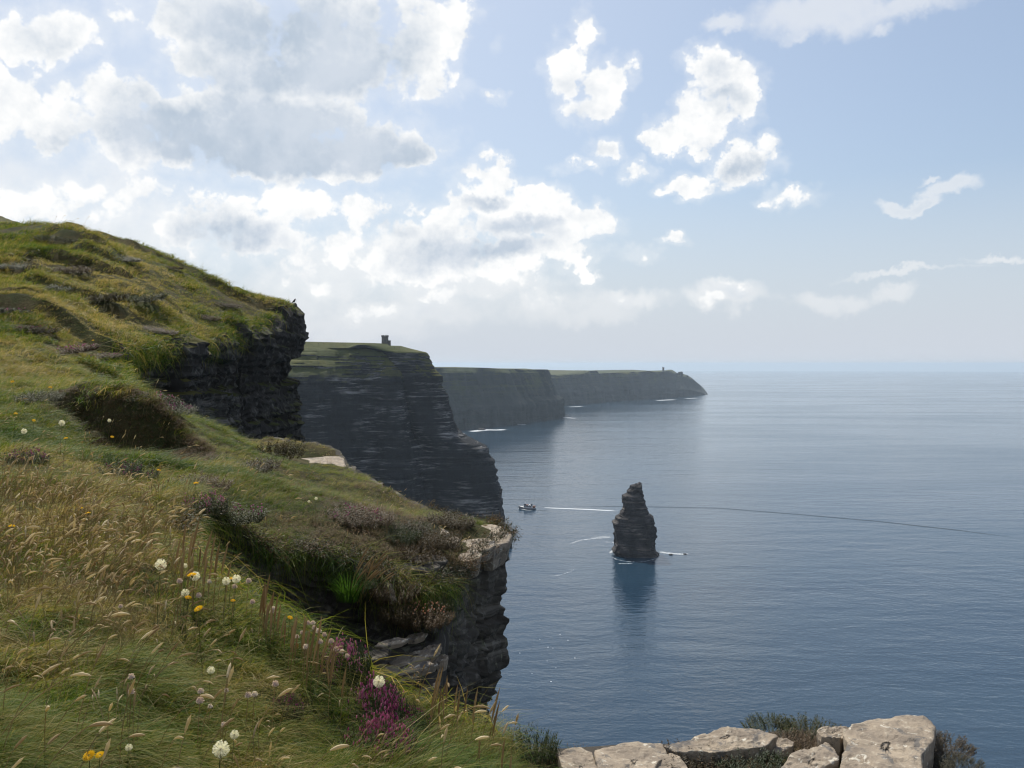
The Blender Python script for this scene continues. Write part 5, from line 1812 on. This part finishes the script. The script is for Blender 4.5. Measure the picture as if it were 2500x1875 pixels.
def seed_grass():
    var = []
    for k in range(7):
        L = .30 + .03 * k
        lean = (.18, .3, .5, .65, .25, .42, .8)[k]
        p = curve_pts((0, 0, 0), L, WIND, lean, 10, .12 if k % 2 else .02)
        mb = MB(); mb.tube(p[:7], .0011, 4)
        st = mb.mesh('grass_stem', [straw_m])
        d = unit(p[-1] - p[6]) * .052
        hp = np.array([p[6] + d * q + np.array([0, 0, -lean * .02 * q * q]) for q in np.linspace(.05, 1.1, 7)])
        mb = MB(); spindle(mb, hp, .0042, 6, .3)
        var.append((st, mb.mesh('seed_head', [head_m])))
    n = 0
    zones = [  # where their heads show in the photograph: box of picture positions, how many, label
        ((0, 462, 110, 545), 74, 'pale arching seed head in the thick straw stand at the left edge'),
        ((85, 480, 205, 575), 52, 'pale seed head in the straw grass right of the thick stand'),
        ((0, 380, 190, 470), 44, 'cream seed head against the dark hollows of the heather mound'),
        ((0, 560, 190, 660), 26, 'tan seed head lying over the lower left grass'),
        ((180, 600, 300, 720), 12, 'tan seed head in the combed grass below the white puffs'),
        ((0, 660, 330, 760), 22, 'loose tan seed head low down on the near bank'),
        ((410, 660, 545, 745), 26, 'tan seed head standing along the edge above the sea'),
        ((30, 215, 110, 228), 10, 'fine grass stalk on the skyline of the hill'),
        ((190, 430, 300, 500), 16, 'small seed head on the turf left of the pale ledge'),
    ]
    for (box, cnt, lab) in zones:
        for _ in range(cnt):
            px, py = rng.uniform(box[0], box[2]), rng.uniform(box[1], box[3])
            hh = .28
            p = ground_hit(px, py, hh)
            if p is None:
                continue
            s = rng.uniform(.75, 1.2)
            if p[1] > 30: s *= 2.4
            x, y = p[0] - .08, p[1]
            if not inside(np.array([x]), np.array([y]))[0] or slab_zone(x, y):
                continue
            z = float(G.z(x, y))
            k = rng.integers(0, 7)
            rz = rng.normal(0, .5)
            adj = 'arching pale seed head' if k in (3, 6) else ('curved pale seed head' if k in (2, 5) else 'upright pale seed head')
            plant('grass_stalk', var[k][0], var[k][1], 'seed_head', (x, y, z), rz, s, place_label(adj, px, py, s if p[1] < 30 else 1.0), 'grass stalk', 'pale grass seed heads on the near bank and hill', None, rng.normal(0, .10))
            n += 1


seed_grass()


def place_at(px, py, h, lo=1.6, hi=70):
    """ground point under a flower whose head, h above it, shows at px,py"""
    p = ground_hit(px, py, h, lo, hi)
    if p is None:
        p = at(px, py, 4.2); 
    return np.array([p[0], p[1], p[2] - h])


def straight_stem(L, r, m_, bend=.06, name='stem'):
    mb = MB(); mb.tube(curve_pts((0, 0, 0), L, WIND, bend, 6), [r, r, r, r, r * .9, r * .8], 5)
    return mb.mesh(name, [m_]), curve_pts((0, 0, 0), L, WIND, bend, 6)[-1]


def flowers():
    # yellow hawkbits
    st, tip = straight_stem(.22, .0013, stem_m)
    mb = MB()
    for ring, nn, rr, zz in ((0, 18, .0165, .002), (1, 13, .012, .005), (2, 8, .007, .007)):
        for k in range(nn):
            a = 2 * math.pi * (k + .3 * ring) / nn
            d = np.array([math.cos(a), math.sin(a), 0]); s_ = np.array([-d[1], d[0], 0])
            mb.add([d * .003 + [0, 0, zz], d * rr * .75 - s_ * .0022 + [0, 0, zz + .003], d * rr + [0, 0, zz + .0015], d * rr * .75 + s_ * .0022 + [0, 0, zz + .003]], [[0, 1, 2, 3]])
    head = mb.mesh('flower_head', [yellow_m])
    mb = MB(); mb.tube([(0, 0, -.008), (0, 0, -.003), (0, 0, .003)], [.0015, .004, .005], 7); cal = mb.mesh('calyx', [stem_m])
    spots = [(184, 575.5, 'large yellow flower beside a white puff in the middle of the near bank', 1.25), (202, 604, 'yellow flower low on the right of the flower cluster', 1.15), (185, 597, 'small yellow flower just under the pale seed puff', .9),
             (228, 579.5, 'yellow flower half behind a tan seed puff, right of the cluster', .9), (193, 483, 'bright yellow flower alone on the dark green slope', 1.2), (156, 470, 'yellow flower below the dark hollow of the mound', 1.0),
             (14, 413, 'yellow flower highest at the left edge', 1.3), (32.6, 420, 'yellow flower right of the highest one at the left edge', 1.2), (63, 438, 'yellow flower under the left end of the heather mound', 1.2),
             (110, 436, 'yellow flower in front of the dark hollow', 1.2), (15, 381, 'yellow flower on the slope above the heather mound', 1.5), (49, 387, 'yellow flower beside the purple patch above the mound', 1.5),
             (79, 508, 'left of two orange yellow flowers in the straw', .9), (82, 513, 'lower right of two orange yellow flowers in the straw', .9), (7, 526, 'orange yellow flower at the left edge in the straw', 1.0),
             (287, 618, 'small yellow flower among the brown stalks at the bank edge', .8), (91, 749, 'yellow flower at the bottom left', 1.0), (96, 754, 'orange yellow flower next to the one at the bottom left', .8), (231, 600, 'tiny yellow flower in the stalks right of the cluster', .7), (92, 340, 'tiny yellow flower on the lower hill slope', 2.2)]
    for (px, py, lab, s) in spots:
        L = .22
        p = place_at(px, py, L * s)
        o = plant('yellow_flower', st, head, 'flower_head', p, rng.uniform(-.5, .5), s, lab, 'flower', 'yellow hawkbit flowers in the grass', tip, rng.normal(0, .1))
        hd = [c for c in o.children][0]
        hd.rotation_euler = (rng.uniform(.15, .6), rng.uniform(-.2, .4), 0)
        obj('calyx', cal, hd)
    # white seed puffs
    mb = MB()
    for _ in range(230):
        d = unit(rng.normal(0, 1, 3))
        s_ = unit(np.cross(d, rng.normal(0, 1, 3)))
        r = .0175 * rng.uniform(.85, 1.08)
        mb.add([d * .003 - s_ * .0003, d * .003 + s_ * .0003, d * r + s_ * .0004, d * r - s_ * .0004], [[0, 1, 2, 3]])
        for q in range(3):
            e = unit(d + .9 * unit(rng.normal(0, 1, 3)))
            mb.add([d * r * .92, d * r * .92 + e * .0042 + s_ * .0006, d * r * .92 + e * .0042 - s_ * .0006], [[0, 1, 2]])
    puff = mb.mesh('seed_puff', [fluff_m])
    mb = MB(); mb.tube([(0, 0, -.005), (0, 0, 0), (0, 0, .004)], [.002, .0035, .001], 6); core = mb.mesh('puff_core', [brown_m])
    spots = [(156.5, 563, 'biggest white seed puff, highest on the near bank', 1.2), (191.6, 575, 'white seed puff right beside the large yellow flower', 1.0), (182, 592, 'white puff just above the small yellow flower', .85), (233, 578, 'tan white puff in front of a yellow flower', .95),
             (223, 580, 'ragged white puff left of the tan one', .9), (215, 746.5, 'white seed puff at the bottom of the picture', 1.15), (374.5, 680, 'white seed puff beside the pink heather at the bank edge', 1.15), (231, 733.5, 'small white clover like head low on the bank', .7),
             (208, 669, 'small white puff in the combed grass', .7), (60, 422, 'white puff in front of the dark hollow, left', 1.5), (108, 420, 'white puff at the right of the dark hollow', 1.2), (21.6, 430.5, 'white puff at the left edge among yellow flowers', 1.2), (183, 565, 'faint puff behind the big yellow flower', .6),
             (126, 747, 'small white head in the dark grass at the bottom', .5), (315, 498, 'white flower head on the right part of the promontory crest', .7), (308, 501, 'white flower head on the promontory crest, left of another', .6)]
    st2, tip2 = straight_stem(.24, .0013, stem_m)
    for (px, py, lab, s) in spots:
        p = place_at(px, py, .24 * s)
        o = plant('seed_puff', st2, puff, 'seed_head', p, rng.uniform(-.5, .5), s, lab, 'seed puff', 'white fluffy seed puffs in the grass', tip2, 0)
        obj('core', core, o.children[0])
    # clover / thrift heads on the bank edge
    mb = MB()
    for _ in range(70):
        d = unit(rng.normal(0, 1, 3) + np.array([0, 0, .35]))
        s_ = unit(np.cross(d, rng.normal(0, 1, 3)))
        mb.add([d * .003, d * .009 - s_ * .0022, d * .0125, d * .009 + s_ * .0022], [[0, 1, 2, 3]])
    mb.tube([(0, 0, -.006), (0, 0, 0), (0, 0, .006)], [.004, .008, .004], 7)
    ball = mb.mesh('flower_ball', [clover_m])
    st3, tip3 = straight_stem(.17, .0012, straw_m)
    spots = [(118.5, 605.5), (207, 581), (225, 582.5), (232, 586), (246, 580), (196, 594.5), (177, 580), (270, 611), (271, 608), (192, 578), (306, 622), (312, 627), (317, 641), (295, 636), (329, 640), (250, 601), (193, 573), (311, 622), (303, 646),
             (340, 651), (27.5, 558), (221, 724), (224, 690), (245, 694), (197, 699), (208, 706), (252, 693), (272, 683), (129, 690), (128, 676), (334, 648), (300, 632), (322, 634), (198, 690), (345, 655), (316, 630)]
    for i, (px, py) in enumerate(spots):
        s = rng.uniform(.75, 1.15)
        p = place_at(px, py, .17 * s)
        brown = py > 676 and px < 300
        plant('clover_flower', st3, ball, 'flower_head', p, rng.uniform(-.6, .6), s, place_label('dull flower head' if brown else 'faded pink flower head', px, py, s), 'flower',
              'faded heads at the bank edge' if px > 260 else ('dull heads in the lower grass' if brown else 'pale pink heads among the yellow flowers'), tip3)
    # plantain stalks
    vs = []
    for k in range(4):
        L = .20 + .03 * k
        mb = MB(); mb.tube(curve_pts((0, 0, 0), L * .6, WIND, .05 + .03 * k, 5), .0013, 5); s1 = mb.mesh('stalk', [straw_m])
        c = curve_pts((0, 0, 0), L, WIND, .05 + .03 * k, 11)[5:]
        mb = MB(); spindle(mb, c, .0040, 6, .12); vs.append((s1, mb.mesh('spike', [brown_m])))
    spots = []
    for _ in range(36): spots.append((rng.uniform(256, 342), None))
    crest = [(256, 590), (268, 588), (275, 598), (283, 612), (300, 628), (318, 640), (342, 660)]
    n = 0
    for (px, _) in spots:
        py = np.interp(px, [c[0] for c in crest], [c[1] for c in crest]) + rng.uniform(-6, 16)
        p = place_at(px, py, .22)
        k = rng.integers(0, 4)
        plant('plantain', vs[k][0], vs[k][1], 'spike', p, rng.normal(0, .6), s_ := rng.uniform(.75, 1.2), place_label('brown plantain spike', px, py, s_), 'plant', 'brown plantain spikes along the bank edge', None, rng.normal(0, .13))
    for (px, py) in [(181, 530), (187, 541), (193, 545), (203, 548), (197, 536), (213, 560), (207, 556), (222, 566), (172, 548), (180, 556), (192, 553), (217, 552), (186, 548), (200, 560), (207, 541), (181, 545)]:
        p = place_at(px, py, .25)
        k = rng.integers(0, 4)
        plant('plantain', vs[k][0], vs[k][1], 'spike', p, rng.normal(0, .6), s_ := rng.uniform(.95, 1.35), place_label('brown spike', px, py, s_), 'plant', 'tall brown spikes against the dark gully', None, rng.normal(0, .08))
    for (px, py) in [(434, 668), (440, 674), (431, 676), (446, 673), (452, 677), (429, 682), (437, 684), (443, 681), (462, 680), (456, 690), (470, 698), (487, 700), (489, 712), (480, 722), (500, 730), (508, 739), (428, 690)]:
        p = place_at(px, py, .25)
        k = rng.integers(0, 4)
        plant('plantain', vs[k][0], vs[k][1], 'spike', p, rng.normal(0, .6), s_ := rng.uniform(.85, 1.25), place_label('tan spike', px, py, s_), 'plant', 'tan spikes right of the pink heather', None, rng.normal(0, .08))


flowers()


def tussock():
    p = at(350, 600, 6.95)
    root = bpy.data.objects.new('grass_tussock', None); COL.objects.link(root)
    root.location = p
    tag(root, 'bright green grass tussock hanging in the dark gully', 'grass tussock')
    mb = MB()
    for _ in range(260):
        a = rng.random() * 6.283; r = .10 * math.sqrt(rng.random())
        ld = unit(np.array([math.cos(a), math.sin(a)]) + WIND * .3)
        q = curve_pts((r * math.cos(a), r * math.sin(a), 0), rng.uniform(.16, .36), ld, rng.uniform(.25, .9), 5, .15)
        mb.blade(q, .006, unit([-ld[1], ld[0], .2]))
    obj('blades', mb.mesh('blades', [lush_m]), root)
    mb = MB(); mb.tube(curve_pts((0, 0, 0), .40, WIND, .35, 6), .0016, 4); st = mb.mesh('stalk', [straw_m])
    c = curve_pts((0, 0, 0), .40, WIND, .35, 11)[6:]
    mb = MB(); spindle(mb, c, .0055, 5, .1); sp = mb.mesh('spike', [brown_m])
    for _ in range(24):
        o = obj('stalk', st, root, (rng.uniform(-.02, .16), rng.uniform(-.08, .08), rng.uniform(-.02, .05)))
        o.rotation_euler = (rng.normal(0, .15), rng.uniform(-.1, .45), rng.normal(0, .4))
        s = rng.uniform(.7, 1.1); o.scale = (s, s, s)
        obj('spike', sp, o)


tussock()


# ------------------------------------------------------------------ bird on the cliff tip, walkers on the far cliff
def bird():
    p = at(294.2, 305.3, 54.6)
    p[2] = float(G.z(p[0], p[1])) + .05
    root = bpy.data.objects.new('perched_bird', None); COL.objects.link(root)
    root.location = (p[0], p[1], p[2])
    tag(root, 'dark bird perched on the very tip of the left cliff', 'bird')
    m_ = flat_mat('bird_feathers', (.035, .033, .035), .6)
    bm_ = flat_mat('bird_beak', (.25, .08, .03), .5)
    mb = MB()
    mb.tube([(-.12, 0, .12), (-.08, 0, .16), (0, 0, .24), (.05, 0, .33), (.08, 0, .40), (.12, 0, .44), (.15, 0, .43)], [.02, .06, .095, .085, .055, .055, .02], 10)
    obj('body', mb.mesh('body', [m_], True), root)
    mb = MB(); mb.add([(-.08, -.04, .16), (-.08, .04, .16), (-.26, .03, .04), (-.26, -.03, .04), (-.08, 0, .12), (-.26, 0, .025)], [[0, 1, 2, 3], [0, 3, 5, 4], [1, 4, 5, 2], [2, 5, 3]]); obj('tail', mb.mesh('tail', [m_]), root)
    mb = MB(); mb.tube([(.15, 0, .43), (.22, 0, .41)], [.014, .003], 5); obj('beak', mb.mesh('beak', [bm_]), root)
    for s in (-1, 1):
        mb = MB(); mb.tube([(.0, s * .03, .18), (.01, s * .035, .08), (0, s * .035, .0), (.05, s * .035, -.01)], .009, 5); obj('leg', mb.mesh('leg', [bm_]), root)
        mb = MB(); mb.tube([(.05, s * .085, .33), (-.05, s * .10, .24), (-.20, s * .05, .10)], [.03, .045, .008], 6); obj('wing', mb.mesh('wing', [m_], True), root)
    root.scale = (.62, .62, .62)


bird()


def walkers():
    bm = bmesh.new()
    J = dict(pel=(0, 0, .92), sp=(0, 0, 1.2), ch=(0, 0, 1.42), nk=(0, 0, 1.54), hd=(0, .02, 1.68), lh=(-.10, 0, .88), lk=(-.11, .08, .48), la=(-.11, .02, .06), lf=(-.11, .15, .03),
             rh=(.10, 0, .88), rk=(.11, .02, .48), ra=(.11, -.12, .08), rf=(.11, .0, .03), ls=(-.20, 0, 1.42), le=(-.26, -.04, 1.13), lw=(-.25, .10, .90), rs=(.20, 0, 1.42), re=(.26, .02, 1.13), rw=(.26, .06, .88))
    R = dict(pel=.14, sp=.13, ch=.15, nk=.06, hd=.11, lh=.09, lk=.065, la=.045, lf=.04, rh=.09, rk=.065, ra=.045, rf=.04, ls=.07, le=.045, lw=.04, rs=.07, re=.045, rw=.04)
    E = [('pel', 'sp'), ('sp', 'ch'), ('ch', 'nk'), ('nk', 'hd'), ('pel', 'lh'), ('lh', 'lk'), ('lk', 'la'), ('la', 'lf'), ('pel', 'rh'), ('rh', 'rk'), ('rk', 'ra'), ('ra', 'rf'), ('ch', 'ls'), ('ls', 'le'), ('le', 'lw'), ('ch', 'rs'), ('rs', 're'), ('re', 'rw')]
    V = {k: bm.verts.new(v) for k, v in J.items()}
    for a, b_ in E: bm.edges.new((V[a], V[b_]))
    me = bpy.data.meshes.new('person_shape'); bm.to_mesh(me)
    names = list(J)
    bm.free()
    tmp = bpy.data.objects.new('person_shape', me); COL.objects.link(tmp)
    md = tmp.modifiers.new('skin', 'SKIN')
    for i, k in enumerate(names):
        me.skin_vertices[0].data[i].radius = (R[k], R[k] * .85)
    me.skin_vertices[0].data[0].use_root = True
    tmp.modifiers.new('sub', 'SUBSURF').levels = 1
    dg = bpy.context.evaluated_depsgraph_get()
    body = bpy.data.meshes.new_from_object(tmp.evaluated_get(dg))
    bpy.data.objects.remove(tmp)
    cols = [flat_mat('dark_jacket', (.03, .035, .05)), flat_mat('red_jacket', (.12, .03, .03)), flat_mat('grey_jacket', (.10, .10, .11))]
    meshes = []
    for c in cols:
        b2 = body.copy(); b2.name = 'person'; b2.materials.clear(); b2.materials.append(c); meshes.append(b2)
    edge = [(x, y) for x, y in ((318.5, 342.6), (323.5, 342.6), (335, 342.8), (340, 343), (344, 343), (358, 343.6), (364, 343.8), (370, 344), (376, 344.2), (394.5, 346.4), (397, 346.6), (399.5, 346.8))]
    WALK = ['tiny walker on the far cliff top, nearest the left cliff', 'tiny walker, second from the left cliff, on the far cliff top', 'tiny walker, first of three together on the far cliff top', 'tiny walker, middle of three together on the far cliff top',
            'tiny walker, last of three together on the far cliff top', 'tiny walker fourth from the tower on its left', 'tiny walker third from the tower on its left', 'tiny walker second from the tower on its left', 'tiny walker nearest the tower on its left',
            'tiny walker nearest the tower on its right', 'tiny walker second from the tower on its right', 'tiny walker farthest from the tower on its right']
    dgs = bpy.context.evaluated_depsgraph_get()
    for i, (px, py) in enumerate(edge):
        d = 1062.0
        v = ray(px, py + 2.0)
        hit, loc, *_ = sc.ray_cast(dgs, Vector((0, 0, H)) + Vector(v) * 600, Vector(v).normalized())
        p = np.array(loc) if hit else at(px, py + 1.4, d)
        # walk inland to the ridge that shows against the sky
        o = obj('person', meshes[i % 3], None, (p[0], p[1], p[2] - .05))
        o.rotation_euler.z = rng.uniform(0, 6.28)
        o.scale = (1.1, 1.1, 1.1)
        tag(o, WALK[i], 'person', 'people on the far cliff top left of the tower' if px < 385 else 'people on the far cliff top right of the tower')


walkers()
